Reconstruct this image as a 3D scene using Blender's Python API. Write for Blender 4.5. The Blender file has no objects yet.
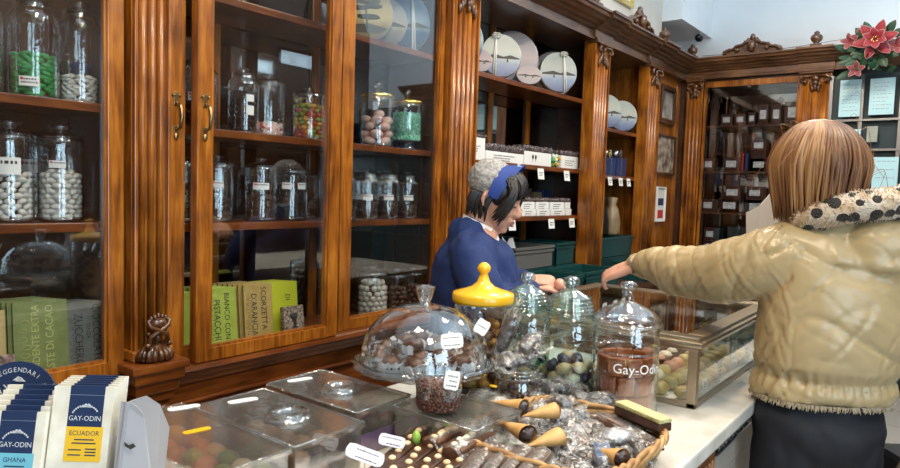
import bpy, bmesh, math, random
from mathutils import Vector, Matrix, noise, Euler
random.seed(7)
R = math.radians
PI = math.pi
sc = bpy.context.scene
C = sc.collection
# ---------------------------------------------------------------- camera
YAW, PIT, ROLL, FPX = R(37.8), R(-3.73), R(1.82), 667.0
EYE = Vector((0, 0, 1.45))
FW = Vector((-math.sin(YAW)*math.cos(PIT), math.cos(YAW)*math.cos(PIT), math.sin(PIT)))
R0 = Vector((math.cos(YAW), math.sin(YAW), 0))
U0 = R0.cross(FW)
RT = math.cos(ROLL)*R0 + math.sin(ROLL)*U0
UP = -math.sin(ROLL)*R0 + math.cos(ROLL)*U0
cam = bpy.data.cameras.new('camera'); co = bpy.data.objects.new('camera', cam); C.objects.link(co)
M = Matrix((RT, UP, -FW)).transposed().to_4x4(); M.translation = EYE
co.matrix_world = M
cam.sensor_width = 36; cam.lens = FPX/900*36; cam.clip_start = .05
sc.camera = co
def _d(x, y): return FW*FPX + RT*(x-450) - UP*(y-234)
def onX(x, y, X): d = _d(x, y); return EYE + d*(X/d.x)
def onY(x, y, Y): d = _d(x, y); return EYE + d*(Y/d.y)
def onZ(x, y, Z): d = _d(x, y); return EYE + d*((Z-1.45)/d.z)
def onD(x, y, D): return EYE + _d(x, y)*(D/FPX)

# ---------------------------------------------------------------- materials
def nodes(name):
    m = bpy.data.materials.new(name); m.use_nodes = True
    nt = m.node_tree; nt.nodes.clear()
    o = nt.nodes.new('ShaderNodeOutputMaterial')
    return m, nt, o
def N(nt, t, **k):
    n = nt.nodes.new('ShaderNode'+t)
    for a, b in k.items():
        if a in n.inputs: n.inputs[a].default_value = b
        else: setattr(n, a, b)
    return n
def coords(nt, scale=(1, 1, 1)):
    tc = N(nt, 'TexCoord'); mp = N(nt, 'Mapping'); mp.inputs['Scale'].default_value = scale
    nt.links.new(tc.outputs['Object'], mp.inputs['Vector']); return mp.outputs['Vector']
def ramp(nt, fac, stops):
    r = N(nt, 'ValToRGB'); e = r.color_ramp.elements
    while len(e) < len(stops): e.new(.5)
    for i, (p, c) in enumerate(stops):
        e[i].position = p; e[i].color = (*c[:3], 1)
    nt.links.new(fac, r.inputs['Fac']); return r.outputs['Color']
def bump(nt, fac, strength, dist=.01):
    b = N(nt, 'Bump'); b.inputs['Strength'].default_value = strength; b.inputs['Distance'].default_value = dist
    nt.links.new(fac, b.inputs['Height']); return b.outputs['Normal']
def pbr(name, col, rough=.5, metal=0, var=0, scale=20, col2=None, bmp=0, sscale=(1, 1, 1), coat=0, spec=.5, sub=0, sheen=0, trans=0, lo=.35, hi=.65, detail=3):
    m, nt, o = nodes(name)
    b = N(nt, 'BsdfPrincipled')
    b.inputs['Base Color'].default_value = (*col, 1); b.inputs['Roughness'].default_value = rough
    b.inputs['Metallic'].default_value = metal; b.inputs['Coat Weight'].default_value = coat
    b.inputs['Coat Roughness'].default_value = .15
    b.inputs['Specular IOR Level'].default_value = spec
    if sub: b.inputs['Subsurface Weight'].default_value = sub; b.inputs['Subsurface Scale'].default_value = .01
    if sheen: b.inputs['Sheen Weight'].default_value = sheen
    if trans: b.inputs['Transmission Weight'].default_value = trans
    if col2 or bmp:
        n = N(nt, 'TexNoise'); n.inputs['Scale'].default_value = scale; n.inputs['Detail'].default_value = detail
        nt.links.new(coords(nt, sscale), n.inputs['Vector'])
        if col2:
            nt.links.new(ramp(nt, n.outputs['Fac'], [(lo, col), (hi, col2)]), b.inputs['Base Color'])
        if bmp: nt.links.new(bump(nt, n.outputs['Fac'], bmp), b.inputs['Normal'])
    nt.links.new(b.outputs[0], o.inputs[0]); return m
def wood(name, dark, mid, light, axis='z', rough=.28, coat=.35):
    m, nt, o = nodes(name); b = N(nt, 'BsdfPrincipled')
    s = {'z': (1, 1, .09), 'y': (1, .09, 1), 'x': (.09, 1, 1)}[axis]
    v = coords(nt, s)
    n1 = N(nt, 'TexNoise'); n1.inputs['Scale'].default_value = 60; n1.inputs['Detail'].default_value = 6; n1.inputs['Distortion'].default_value = .7
    n2 = N(nt, 'TexNoise'); n2.inputs['Scale'].default_value = 5; n2.inputs['Detail'].default_value = 3
    nt.links.new(v, n1.inputs['Vector']); nt.links.new(coords(nt, (1, 1, 1)), n2.inputs['Vector'])
    mx = N(nt, 'Math', operation='MULTIPLY_ADD'); mx.inputs[1].default_value = .5
    nt.links.new(n1.outputs['Fac'], mx.inputs[0])
    m2 = N(nt, 'Math', operation='MULTIPLY'); m2.inputs[1].default_value = .5
    nt.links.new(n2.outputs['Fac'], m2.inputs[0]); nt.links.new(m2.outputs[0], mx.inputs[2])
    nt.links.new(ramp(nt, mx.outputs[0], [(.33, dark), (.5, mid), (.7, light)]), b.inputs['Base Color'])
    b.inputs['Roughness'].default_value = rough; b.inputs['Coat Weight'].default_value = coat; b.inputs['Coat Roughness'].default_value = .12
    nt.links.new(bump(nt, n1.outputs['Fac'], .12, .004), b.inputs['Normal'])
    nt.links.new(b.outputs[0], o.inputs[0]); return m
def thin_glass(name, tint=(1, 1, 1), edge=(.6, .65, .62), ior=1.5, rough=.015, wob=0, gl=1.0, pwr=4.0, haze=0):
    # thin clear sheet: see-through with an angle dependent reflection
    m, nt, o = nodes(name)
    t = N(nt, 'BsdfTransparent'); g = N(nt, 'BsdfGlossy'); g.inputs['Roughness'].default_value = rough
    g.inputs['Color'].default_value = (gl, gl, gl, 1)
    lw = N(nt, 'LayerWeight'); lw.inputs['Blend'].default_value = .35
    nt.links.new(ramp(nt, lw.outputs['Facing'], [(.35, tint), (.95, edge)]), t.inputs['Color'])
    pw = N(nt, 'Math', operation='POWER'); pw.inputs[1].default_value = pwr
    lf = N(nt, 'LayerWeight'); lf.inputs['Blend'].default_value = .5
    nt.links.new(lf.outputs['Facing'], pw.inputs[0])
    f0 = ((ior-1)/(ior+1))**2*1.8
    fr = N(nt, 'Math', operation='MULTIPLY_ADD'); fr.inputs[1].default_value = .9-f0; fr.inputs[2].default_value = f0
    nt.links.new(pw.outputs[0], fr.inputs[0])
    if wob:
        n = N(nt, 'TexNoise'); n.inputs['Scale'].default_value = 60; nt.links.new(coords(nt), n.inputs['Vector'])
        bo = bump(nt, n.outputs['Fac'], wob, .01)
        nt.links.new(bo, lf.inputs['Normal']); nt.links.new(bo, g.inputs['Normal'])
    mx = N(nt, 'MixShader'); nt.links.new(fr.outputs[0], mx.inputs[0])
    nt.links.new(t.outputs[0], mx.inputs[1]); nt.links.new(g.outputs[0], mx.inputs[2])
    if haze:
        df = N(nt, 'BsdfDiffuse'); df.inputs['Color'].default_value = (.8, .78, .74, 1); m2 = N(nt, 'MixShader'); m2.inputs[0].default_value = haze
        nt.links.new(mx.outputs[0], m2.inputs[1]); nt.links.new(df.outputs[0], m2.inputs[2]); nt.links.new(m2.outputs[0], o.inputs[0]); return m
    nt.links.new(mx.outputs[0], o.inputs[0]); return m
def spots(name, base, spot, base2):
    m, nt, o = nodes(name); b = N(nt, 'BsdfPrincipled'); b.inputs['Roughness'].default_value = .9; b.inputs['Sheen Weight'].default_value = .4
    v = N(nt, 'TexVoronoi'); v.inputs['Scale'].default_value = 27; v.inputs['Randomness'].default_value = .9
    nt.links.new(coords(nt), v.inputs['Vector'])
    n = N(nt, 'TexNoise'); n.inputs['Scale'].default_value = 22; nt.links.new(coords(nt), n.inputs['Vector'])
    base_c = ramp(nt, n.outputs['Fac'], [(.42, base), (.6, base2)])
    f = N(nt, 'Math', operation='LESS_THAN'); f.inputs[1].default_value = .43
    nt.links.new(v.outputs['Distance'], f.inputs[0])
    mx = N(nt, 'Mix', data_type='RGBA'); nt.links.new(f.outputs[0], mx.inputs[0])
    nt.links.new(base_c, mx.inputs[6]); mx.inputs[7].default_value = (*spot, 1)
    nt.links.new(mx.outputs[2], b.inputs['Base Color']); nt.links.new(b.outputs[0], o.inputs[0]); return m
def bands(name, stops, z0, z1, rough=.35, nz=.03, axis=2):
    # printed landscape: colour bands up the height of the lid
    m, nt, o = nodes(name); b = N(nt, 'BsdfPrincipled'); b.inputs['Roughness'].default_value = rough
    tc = N(nt, 'TexCoord'); sp = N(nt, 'SeparateXYZ'); nt.links.new(tc.outputs['Object'], sp.inputs[0])
    n = N(nt, 'TexNoise'); n.inputs['Scale'].default_value = 22; nt.links.new(tc.outputs['Object'], n.inputs['Vector'])
    a = N(nt, 'Math', operation='MULTIPLY_ADD'); a.inputs[1].default_value = nz; nt.links.new(n.outputs['Fac'], a.inputs[0]); nt.links.new(sp.outputs[axis], a.inputs[2])
    mr = N(nt, 'MapRange'); mr.inputs['From Min'].default_value = z0; mr.inputs['From Max'].default_value = z1
    nt.links.new(a.outputs[0], mr.inputs['Value'])
    nt.links.new(ramp(nt, mr.outputs[0], stops), b.inputs['Base Color']); nt.links.new(b.outputs[0], o.inputs[0]); return m

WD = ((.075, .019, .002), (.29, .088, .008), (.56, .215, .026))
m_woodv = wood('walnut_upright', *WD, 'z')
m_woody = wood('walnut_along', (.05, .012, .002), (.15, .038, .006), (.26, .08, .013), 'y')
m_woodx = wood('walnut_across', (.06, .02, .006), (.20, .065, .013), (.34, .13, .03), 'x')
m_dark = wood('walnut_dark', (.02, .008, .003), (.06, .022, .008), (.12, .045, .016), 'y', .35)
m_carved = pbr('carved_walnut', (.045, .016, .006), .3, col2=(.15, .06, .02), scale=30, coat=.4)
m_cornice = wood('cornice_walnut', (.025, .010, .005), (.085, .036, .016), (.17, .08, .038), 'y', .3)
m_cornx = wood('cornice_walnut_across', (.04, .016, .006), (.13, .055, .022), (.25, .12, .052), 'x', .32)
m_mirror = pbr('aged_mirror', (.30, .30, .29), .04, 1)
m_backdk = pbr('dark_back_panel', (.025, .014, .008), .25, col2=(.05, .025, .012), scale=8)
m_pane = thin_glass('window_glass', (.97, .98, .98), (.8, .85, .85), 1.5, .01)
m_glass = thin_glass('jar_glass', (.95, .96, .96), (.5, .54, .53), 1.75, .05, .10, pwr=2.2)
m_gglass = thin_glass('green_tinted_glass', (.82, .91, .87), (.36, .5, .44), 1.75, .05, .15, pwr=2.2)
m_acryl = thin_glass('clear_acrylic', (.86, .85, .82), (.6, .6, .57), 1.9, .10, .06, haze=.035)
m_film = thin_glass('cellophane', (.93, .93, .93), (.75, .75, .77), 1.7, .28, .7, haze=.05)
m_brass = pbr('aged_brass', (.33, .22, .10), .3, 1)
m_bronze = pbr('champagne_metal', (.46, .39, .29), .32, 1)
m_steel = pbr('dull_steel', (.35, .35, .36), .35, 1)
m_gold = pbr('gold_foil', (.85, .6, .18), .25, 1)
m_yellow = pbr('yellow_plastic', (.85, .47, .015), .25, coat=.4)
m_white = pbr('white_card', (.8, .8, .78), .6)
m_paper = pbr('white_paper', (.82, .82, .84), .7)
m_ink = pbr('black_ink', (.03, .03, .03), .6)
m_redink = pbr('red_ink', (.6, .04, .04), .6)
m_choc = pbr('dark_chocolate', (.035, .014, .007), .35, col2=(.075, .03, .015), scale=40, bmp=.3)
m_milk = pbr('milk_chocolate', (.065, .025, .012), .4, col2=(.13, .055, .028), scale=40, bmp=.3)
m_black = pbr('black_beans', (.012, .010, .009), .3)
m_almond = pbr('sugared_almond', (.82, .80, .74), .35, sub=.1)
m_green = pbr('green_sugar', (.015, .28, .07), .3, col2=(.03, .42, .12), scale=12)
m_mint = pbr('mint_sugar', (.16, .5, .36), .5, col2=(.3, .65, .5), scale=60)
m_red = pbr('red_sugar', (.5, .02, .03), .35)
m_pinkc = pbr('pink_sugar', (.75, .42, .36), .4, col2=(.85, .62, .55), scale=10)
m_jelr = pbr('red_jelly', (.5, .07, .03), .4, sub=.2)
m_jely = pbr('yellow_jelly', (.75, .4, .05), .4, sub=.2)
m_jelg = pbr('green_jelly', (.25, .3, .05), .4, sub=.2)
m_straw = pbr('wicker', (.30, .15, .05), .55, col2=(.5, .3, .12), scale=30)
m_kraft = pbr('orange_paper', (.48, .25, .07), .6, col2=(.66, .38, .14), scale=24, bmp=.5)
m_hazel = pbr('hazelnut', (.62, .42, .22), .5, col2=(.8, .65, .42), scale=60)
m_teal = pbr('teal_plastic', (.006, .055, .055), .4)
m_grayp = pbr('grey_plastic', (.13, .13, .125), .45)
m_navy = pbr('navy_card', (.015, .03, .11), .5)
m_marble = pbr('white_marble', (.55, .52, .46), .2, col2=(.72, .70, .64), scale=7, coat=.3, detail=8, lo=.4, hi=.62)
m_greigepanel = pbr('stone_panel', (.30, .26, .22), .5, col2=(.36, .32, .27), scale=6)
m_iron = pbr('black_iron', (.02, .02, .022), .4, .6)
m_plaster = pbr('white_plaster', (.78, .79, .80), .85, col2=(.82, .83, .84), scale=3)
m_beige = pbr('beige_plaster', (.62, .55, .47), .85, col2=(.66, .6, .52), scale=4)
m_skin = pbr('skin', (.62, .33, .23), .5, sub=.15)
m_blue = pbr('royal_blue_cloth', (.005, .021, .10), .8, col2=(.007, .027, .125), scale=60)
m_net = pbr('grey_hair_net', (.22, .21, .20), .8, col2=(.42, .41, .39), scale=90, bmp=.5)
m_bhair = pbr('black_hair', (.012, .009, .008), .4)
m_hair = pbr('auburn_hair', (.075, .027, .009), .42, col2=(.21, .09, .032), scale=9, sscale=(1, 1, .2))
m_hair2 = pbr('auburn_hair_light', (.14, .055, .018), .38, col2=(.36, .19, .075), scale=9, sscale=(1, 1, .2))
m_jacket = pbr('beige_satin', (.39, .29, .145), .32, col2=(.44, .335, .18), scale=5)
m_fur = spots('leopard_fur', (.62, .54, .44), (.02, .015, .012), (.5, .36, .22))
m_fringe = pbr('cream_fur', (.42, .35, .25), .9)
m_pants = pbr('black_trousers', (.008, .009, .014), .75)
m_strap = pbr('olive_strap', (.09, .08, .05), .6)
# ---------------------------------------------------------------- mesh builder
_txt = {}
def text_mesh(s, ext=0.0):
    k = (s, ext)
    if k not in _txt:
        cu = bpy.data.curves.new('t', 'FONT'); cu.body = s; cu.align_x = 'CENTER'; cu.align_y = 'CENTER'; cu.size = 1
        cu.extrude = ext; cu.resolution_u = 2
        o = bpy.data.objects.new('t', cu); C.objects.link(o); bpy.context.view_layer.update()
        me = o.to_mesh()
        _txt[k] = ([v.co.copy() for v in me.vertices], [tuple(p.vertices) for p in me.polygons])
        o.to_mesh_clear(); bpy.data.objects.remove(o); bpy.data.curves.remove(cu)
    return _txt[k]
class MB:
    def __init__(s):
        s.v = []; s.f = []; s.mi = []; s.sm = []; s.m = 0; s.T = None
    def add(s, vs, fs, smooth=False):
        n = len(s.v)
        if s.T is not None: vs = [s.T @ Vector(p) for p in vs]
        s.v += [tuple(p) for p in vs]
        for f in fs:
            s.f.append(tuple(i+n for i in f)); s.mi.append(s.m); s.sm.append(smooth)
        return s
    def box(s, x0, y0, z0, x1, y1, z1, bev=0, smooth=False):
        if bev <= 0:
            v = [(x0, y0, z0), (x1, y0, z0), (x1, y1, z0), (x0, y1, z0), (x0, y0, z1), (x1, y0, z1), (x1, y1, z1), (x0, y1, z1)]
            return s.add(v, [(3, 2, 1, 0), (4, 5, 6, 7), (0, 1, 5, 4), (1, 2, 6, 5), (2, 3, 7, 6), (3, 0, 4, 7)])
        bm = bmesh.new(); bmesh.ops.create_cube(bm, size=1)
        for v in bm.verts:
            v.co = Vector(((x0+x1)/2+v.co.x*(x1-x0), (y0+y1)/2+v.co.y*(y1-y0), (z0+z1)/2+v.co.z*(z1-z0)))
        bmesh.ops.bevel(bm, geom=bm.edges[:], offset=bev, segments=2, profile=.6, affect='EDGES')
        bm.verts.index_update()
        s.add([v.co.copy() for v in bm.verts], [tuple(v.index for v in f.verts) for f in bm.faces], smooth); bm.free(); return s
    def lathe(s, prof, n=32, c=(0, 0, 0), sx=1, sy=1, smooth=True, wave=None):
        vs = []; fs = []
        for r, z in prof:
            for i in range(n):
                a = 2*PI*i/n; rr = r*(wave(a, r, z) if wave else 1)
                vs.append((c[0]+rr*math.cos(a)*sx, c[1]+rr*math.sin(a)*sy, c[2]+z))
        for j in range(len(prof)-1):
            for i in range(n):
                k = (i+1) % n
                fs.append((j*n+i, j*n+k, (j+1)*n+k, (j+1)*n+i))
        if prof[0][0] > 1e-4: fs.append(tuple(range(n-1, -1, -1)))
        if prof[-1][0] > 1e-4: fs.append(tuple((len(prof)-1)*n+i for i in range(n)))
        return s.add(vs, fs, smooth)
    def shell(s, prof, n=32, c=(0, 0, 0), smooth=True):   # lathe without end caps
        vs = []; fs = []
        for r, z in prof:
            for i in range(n):
                a = 2*PI*i/n; vs.append((c[0]+r*math.cos(a), c[1]+r*math.sin(a), c[2]+z))
        for j in range(len(prof)-1):
            for i in range(n):
                k = (i+1) % n; fs.append((j*n+i, j*n+k, (j+1)*n+k, (j+1)*n+i))
        return s.add(vs, fs, smooth)
    def tube(s, pts, r, n=8, cap=True, smooth=True, flat=1):
        pts = [Vector(p) for p in pts]; rs = r if isinstance(r, (list, tuple)) else [r]*len(pts)
        vs = []; fs = []; u = None
        for i, p in enumerate(pts):
            t = (pts[min(i+1, len(pts)-1)]-pts[max(i-1, 0)])
            t = t.normalized() if t.length > 1e-9 else Vector((0, 0, 1))
            if u is None: u = t.orthogonal().normalized()
            else:
                u = u - t*u.dot(t); u = u.normalized() if u.length > 1e-6 else t.orthogonal().normalized()
            w = t.cross(u)
            for k in range(n):
                a = 2*PI*k/n; vs.append(p+(u*math.cos(a)*flat+w*math.sin(a))*rs[i])
        for j in range(len(pts)-1):
            for k in range(n):
                q = (k+1) % n; fs.append((j*n+k, j*n+q, (j+1)*n+q, (j+1)*n+k))
        if cap: fs += [tuple(range(n-1, -1, -1)), tuple((len(pts)-1)*n+k for k in range(n))]
        return s.add(vs, fs, smooth)
    def ring(s, c, r, t, n=32, m=6, sx=1, sy=1):
        vs = []; fs = []
        for i in range(n):
            a = 2*PI*i/n
            for k in range(m):
                b = 2*PI*k/m; rr = r+t*math.cos(b)
                vs.append((c[0]+rr*math.cos(a)*sx, c[1]+rr*math.sin(a)*sy, c[2]+t*math.sin(b)))
        for i in range(n):
            for k in range(m):
                fs.append((i*m+k, ((i+1) % n)*m+k, ((i+1) % n)*m+(k+1) % m, i*m+(k+1) % m))
        return s.add(vs, fs, True)
    def ell(s, c, r, u=12, w=8, rot=None, nz=0, smooth=True):
        if not isinstance(r, (tuple, list)): r = (r, r, r)
        vs = [Vector((0, 0, -1))]; fs = []
        for j in range(1, w):
            ph = -PI/2+PI*j/w
            for i in range(u):
                a = 2*PI*i/u; vs.append(Vector((math.cos(ph)*math.cos(a), math.cos(ph)*math.sin(a), math.sin(ph))))
        vs.append(Vector((0, 0, 1)))
        for i in range(u):
            k = (i+1) % u; fs.append((0, 1+k, 1+i)); fs.append((len(vs)-1, 1+(w-2)*u+i, 1+(w-2)*u+k))
            for j in range(w-2): fs.append((1+j*u+i, 1+j*u+k, 1+(j+1)*u+k, 1+(j+1)*u+i))
        c = Vector(c); out = []
        for p in vs:
            q = Vector((p.x*r[0], p.y*r[1], p.z*r[2]))
            if nz: q *= 1+nz*noise.noise(p*2.3+c*31)
            if rot: q = rot @ q
            out.append(c+q)
        return s.add(out, fs, smooth)
    def prism(s, pts, axis, a, b, smooth=False):
        # pts 2d; axis x: (y,z)  y: (x,z)  z: (x,y)
        f3 = {'x': lambda p, t: (t, p[0], p[1]), 'y': lambda p, t: (p[0], t, p[1]), 'z': lambda p, t: (p[0], p[1], t)}[axis]
        n = len(pts); vs = [f3(p, a) for p in pts]+[f3(p, b) for p in pts]
        fs = [tuple(range(n-1, -1, -1)), tuple(range(n, 2*n))]+[(i, (i+1) % n, n+(i+1) % n, n+i) for i in range(n)]
        return s.add(vs, fs, smooth)
    def surf(s, fn, nu, nv, smooth=True):
        vs = [fn(i/nu, j/nv) for j in range(nv+1) for i in range(nu+1)]
        fs = [(j*(nu+1)+i, j*(nu+1)+i+1, (j+1)*(nu+1)+i+1, (j+1)*(nu+1)+i) for j in range(nv) for i in range(nu)]
        return s.add(vs, fs, smooth)
    def text(s, t, size, mat4, ext=0.0, sx=1):
        vs, fs = text_mesh(t, ext)
        T = mat4 @ Matrix.Diagonal((size*sx, size, size, 1))
        return s.add([T @ p for p in vs], fs)
    def build(s, name, mats, parent=None, world=True, label=None, fix=True):
        me = bpy.data.meshes.new(name)
        off = Vector((0, 0, 0))
        if parent is not None and world:
            off = Vector(parent.location)
            if parent.parent is not None: off = off+Vector(parent.parent.location)
        me.from_pydata([(p[0]-off[0], p[1]-off[1], p[2]-off[2]) for p in s.v], [], s.f)
        if not isinstance(mats, (list, tuple)): mats = [mats]
        for m in mats: me.materials.append(m)
        me.polygons.foreach_set('material_index', s.mi); me.polygons.foreach_set('use_smooth', s.sm)
        if fix:
            bm = bmesh.new(); bm.from_mesh(me); bmesh.ops.recalc_face_normals(bm, faces=bm.faces[:]); bm.to_mesh(me); bm.free()
        me.update()
        o = bpy.data.objects.new(name, me); C.objects.link(o)
        if parent is not None: o.parent = parent
        if label: o['label'] = label
        return o
def tag(o, label, cat, group=None, kind=None):
    o['label'] = label; o['category'] = cat
    if group: o['group'] = group
    if kind: o['kind'] = kind
    return o
def thing(name, loc, label=None, cat=None, group=None, rz=0):
    o = bpy.data.objects.new(name, None); C.objects.link(o); o.location = loc; o.rotation_euler = (0, 0, rz); o.empty_display_size = .05
    if label: tag(o, label, cat, group)
    return o
def structure(o): o['kind'] = 'structure'; return o
def kids(o): return [c for c in bpy.data.objects if c.parent == o]
def dup(root, loc, rz=None, label=None, group=None, scale=None, rot=None):
    r = root.copy(); C.objects.link(r); r.location = loc
    if rz is not None: r.rotation_euler = (0, 0, rz)
    if rot is not None: r.rotation_euler = rot
    if scale: r.scale = scale
    if label: r['label'] = label
    if group: r['group'] = group
    for ch in kidmap.get(root.name, []):
        c = ch.copy(); C.objects.link(c); c.parent = r
        for g in kidmap.get(ch.name, []):
            d = g.copy(); C.objects.link(d); d.parent = c
    return r
kidmap = {}
def remember(root):
    kidmap[root.name] = kids(root)
    for c in kidmap[root.name]: kidmap[c.name] = kids(c)
    return root
def TX(loc, xd, yd):
    # matrix with x axis xd, y axis yd
    x = Vector(xd).normalized(); y = Vector(yd); y = (y-x*y.dot(x)).normalized(); z = x.cross(y)
    m = Matrix((x, y, z)).transposed().to_4x4(); m.translation = Vector(loc); return m

# ---------------------------------------------------------------- room shell
XF, XB, YB = -2.1, -2.45, 6.05
def ystruct(name, mb, m): return structure(mb.build(name, m))
b = MB(); b.box(-2.6, -2.2, -.1, 2.4, 6.5, 0)
m, nt, o = nodes('grey_floor_tiles')
bs = N(nt, 'BsdfPrincipled'); bs.inputs['Roughness'].default_value = .35
br = N(nt, 'TexBrick'); br.offset = 0
for k, v in (('Scale', 1), ('Mortar Size', .004), ('Brick Width', .4), ('Row Height', .4)): br.inputs[k].default_value = v
br.inputs['Color1'].default_value = (.36, .34, .31, 1); br.inputs['Color2'].default_value = (.42, .40, .37, 1); br.inputs['Mortar'].default_value = (.12, .11, .1, 1)
nt.links.new(coords(nt), br.inputs['Vector']); nt.links.new(br.outputs['Color'], bs.inputs['Base Color']); nt.links.new(bs.outputs[0], o.inputs[0])
ystruct('floor', b, m)
b = MB(); b.box(-2.6, -2.2, 0, XB-.02, 6.5, 4.6); ystruct('wall_left', b, m_beige)
b = MB(); b.box(XB, .0, 2.66, -2.15, 5.6, 3.75); structure(b.build('trim_1', m_beige))
b = MB(); b.box(XB, 5.6, 2.93, -1.98, 6.4, 3.6); structure(b.build('trim_2', m_plaster))
b = MB(); b.box(-2.6, 6.4, 0, 2.4, 6.55, 4.8); ystruct('wall_back', b, m_plaster)
b = MB(); b.box(-2.6, -2.3, 0, 2.4, -2.2, 4.8); ystruct('wall_front', b, m_dark)
# right wall with tall openings to the street
b = MB()
OP = ((-1.9, -1.0, .6, 2.9), (-.5, .9, .6, 2.9), (4.85, 5.4, 2.82, 3.03))
y = -2.2
for y0, y1, z0, z1 in OP:
    b.box(2.2, y, 0, 2.35, y0, 4.8); b.box(2.2, y0, 0, 2.35, y1, z0); b.box(2.2, y0, z1, 2.35, y1, 4.8); y = y1
b.box(2.2, y, 0, 2.35, 6.5, 4.8)
ystruct('wall_right', b, m_dark)
for i, (y0, y1, z0, z1) in enumerate(OP):
    b = MB(); t = .05
    b.box(2.24, y0, z0, 2.31, y0+t, z1); b.box(2.24, y1-t, z0, 2.31, y1, z1); b.box(2.24, y0, z1-t, 2.31, y1, z1); b.box(2.24, y0, z0, 2.31, y1, z0+t)
    b.box(2.25, (y0+y1)/2-.03, z0, 2.30, (y0+y1)/2+.03, z1)
    w = structure(b.build('window_%d' % (i+1), m_dark))
    b = MB(); b.box(2.27, y0+t, z0+t, 2.28, y1-t, z1-t); b.build('pane', m_pane, w)
# vaulted ceiling along the room with a cross lunette at the far end
def vault(u, v):
    x = -2.5+4.8*u; y = -2.2+8.7*v
    s = (x+.1)/2.45; z = 2.95+1.55*math.sqrt(max(0, 1-s*s))
    yy = (y-4.9)/1.55                               # cross vault over the last bay
    if abs(yy) < 1: z = max(z, 2.9+1.6*math.sqrt(1-yy*yy))
    return (x, y, z)
b = MB(); b.surf(vault, 64, 80)
structure(b.build('ceiling', m_plaster))

# ---------------------------------------------------------------- lights
def area(name, loc, rot, sx, sy, power, col):
    l = bpy.data.lights.new(name, 'AREA'); l.shape = 'RECTANGLE'; l.size = sx; l.size_y = sy; l.energy = power; l.color = col
    o = bpy.data.objects.new(name, l); C.objects.link(o); o.location = loc; o.rotation_euler = rot; return o
WARM = (1, .80, .58); COOL = (.62, .84, 1)
for i, (x, y) in enumerate(((-.9, .6), (.6, .2), (-.9, 2.6), (.7, 2.4), (-.9, 4.6))):
    area('ceiling_lamp', (x, y, 3.3), (0, R(-12 if x < 0 else 10), 0), .35, .35, 36, WARM)
area('daylight_window', (2.18, -1.45, 1.75), (0, R(90), 0), 2.2, .85, 40, COOL)
area('daylight_window', (2.18, .2, 1.75), (0, R(90), 0), 2.2, 1.3, 60, COOL)
area('transom_and_added_uplight', (2.2, 5.12, 2.92), (0, R(90), 0), .15, .45, .6, COOL)
area('transom_and_added_uplight', (1.0, 3.2, 2.35), (R(180), 0, 0), 2.0, 3.4, 230, COOL)  # unseen uplight added in mid-room to brighten the ceiling, not at the transom
wl = bpy.data.worlds.new('world'); sc.world = wl; wl.use_nodes = True
bg = wl.node_tree.nodes['Background']; bg.inputs[0].default_value = (.62, .82, 1, 1); bg.inputs[1].default_value = .7
sc.view_settings.view_transform = 'Standard'; sc.view_settings.look = 'None'; sc.view_settings.exposure = 0; sc.view_settings.gamma = 1; sc.view_settings.use_curve_mapping = False
try:
    sc.cycles.transparent_max_bounces = 32; sc.cycles.max_bounces = 8; sc.cycles.use_denoising = True; sc.cycles.caustics_reflective = False
    sc.cycles.sample_clamp_indirect = 4
except Exception: pass
# ---------------------------------------------------------------- wall cabinets
def fluted(mb, y0, y1, x, z0, z1, n, r=.008, ax='y'):
    # half-round reeds standing on the face of a pilaster
    w = (y1-y0)/n
    for i in range(n):
        c = y0+w*(i+.5); k = 6; rr = w*.37
        pr = [(x+r*math.sin(PI*j/k), c-rr*math.cos(PI*j/k)) for j in range(k+1)]
        if ax == 'x': pr = [(q, p) for p, q in pr]
        mb.prism(pr, 'z', z0, z1, True)
def pilaster(parent, y0, y1, z0, z1, x1=-2.05, n=4, capital=True, strip=.018):
    b = MB()
    b.box(XF-.03, y0, z0, x1-.015, y1, z1)
    b.box(XF-.03, y0+.002, z0, x1+.004, y0+strip*.7, z1, .003); b.box(XF-.03, y1-strip*.7, z0, x1+.004, y1-.002, z1, .003)
    fluted(b, y0+strip, y1-strip, x1-.0155, z0+.04, z1-.10, n, .017)
    b.box(XF-.03, y0-.006, z0, x1+.008, y1+.006, z0+.035, .006)
    p = b.build('pilaster', m_woodv, parent)
    if capital:
        c = MB(); yc = (y0+y1)/2; h = (y1-y0)*.42
        c.box(XF, y0-.01, z1-.03, x1+.022, y1+.01, z1, .006)
        for s in (-1, 1):
            c.tube([(x1+.012, yc+s*h*.2, z1-.04), (x1+.022, yc+s*h*.8, z1-.045), (x1+.024, yc+s*h*1.0, z1-.07), (x1+.018, yc+s*h*.7, z1-.085), (x1+.016, yc+s*h*.6, z1-.068)], [.008, .011, .011, .009, .005], 6)
            for k in range(3): c.ell((x1+.005, yc+s*h*(.25+.2*k), z1-.11-.02*k), (.012, .012, .03), 6, 5)
        for k in range(4): c.ell((x1+.012, yc, z1-.06-.028*k), (.013, .016-.002*k, .02), 8, 6)
        c.build('capital', m_carved, p)
    return p
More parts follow.
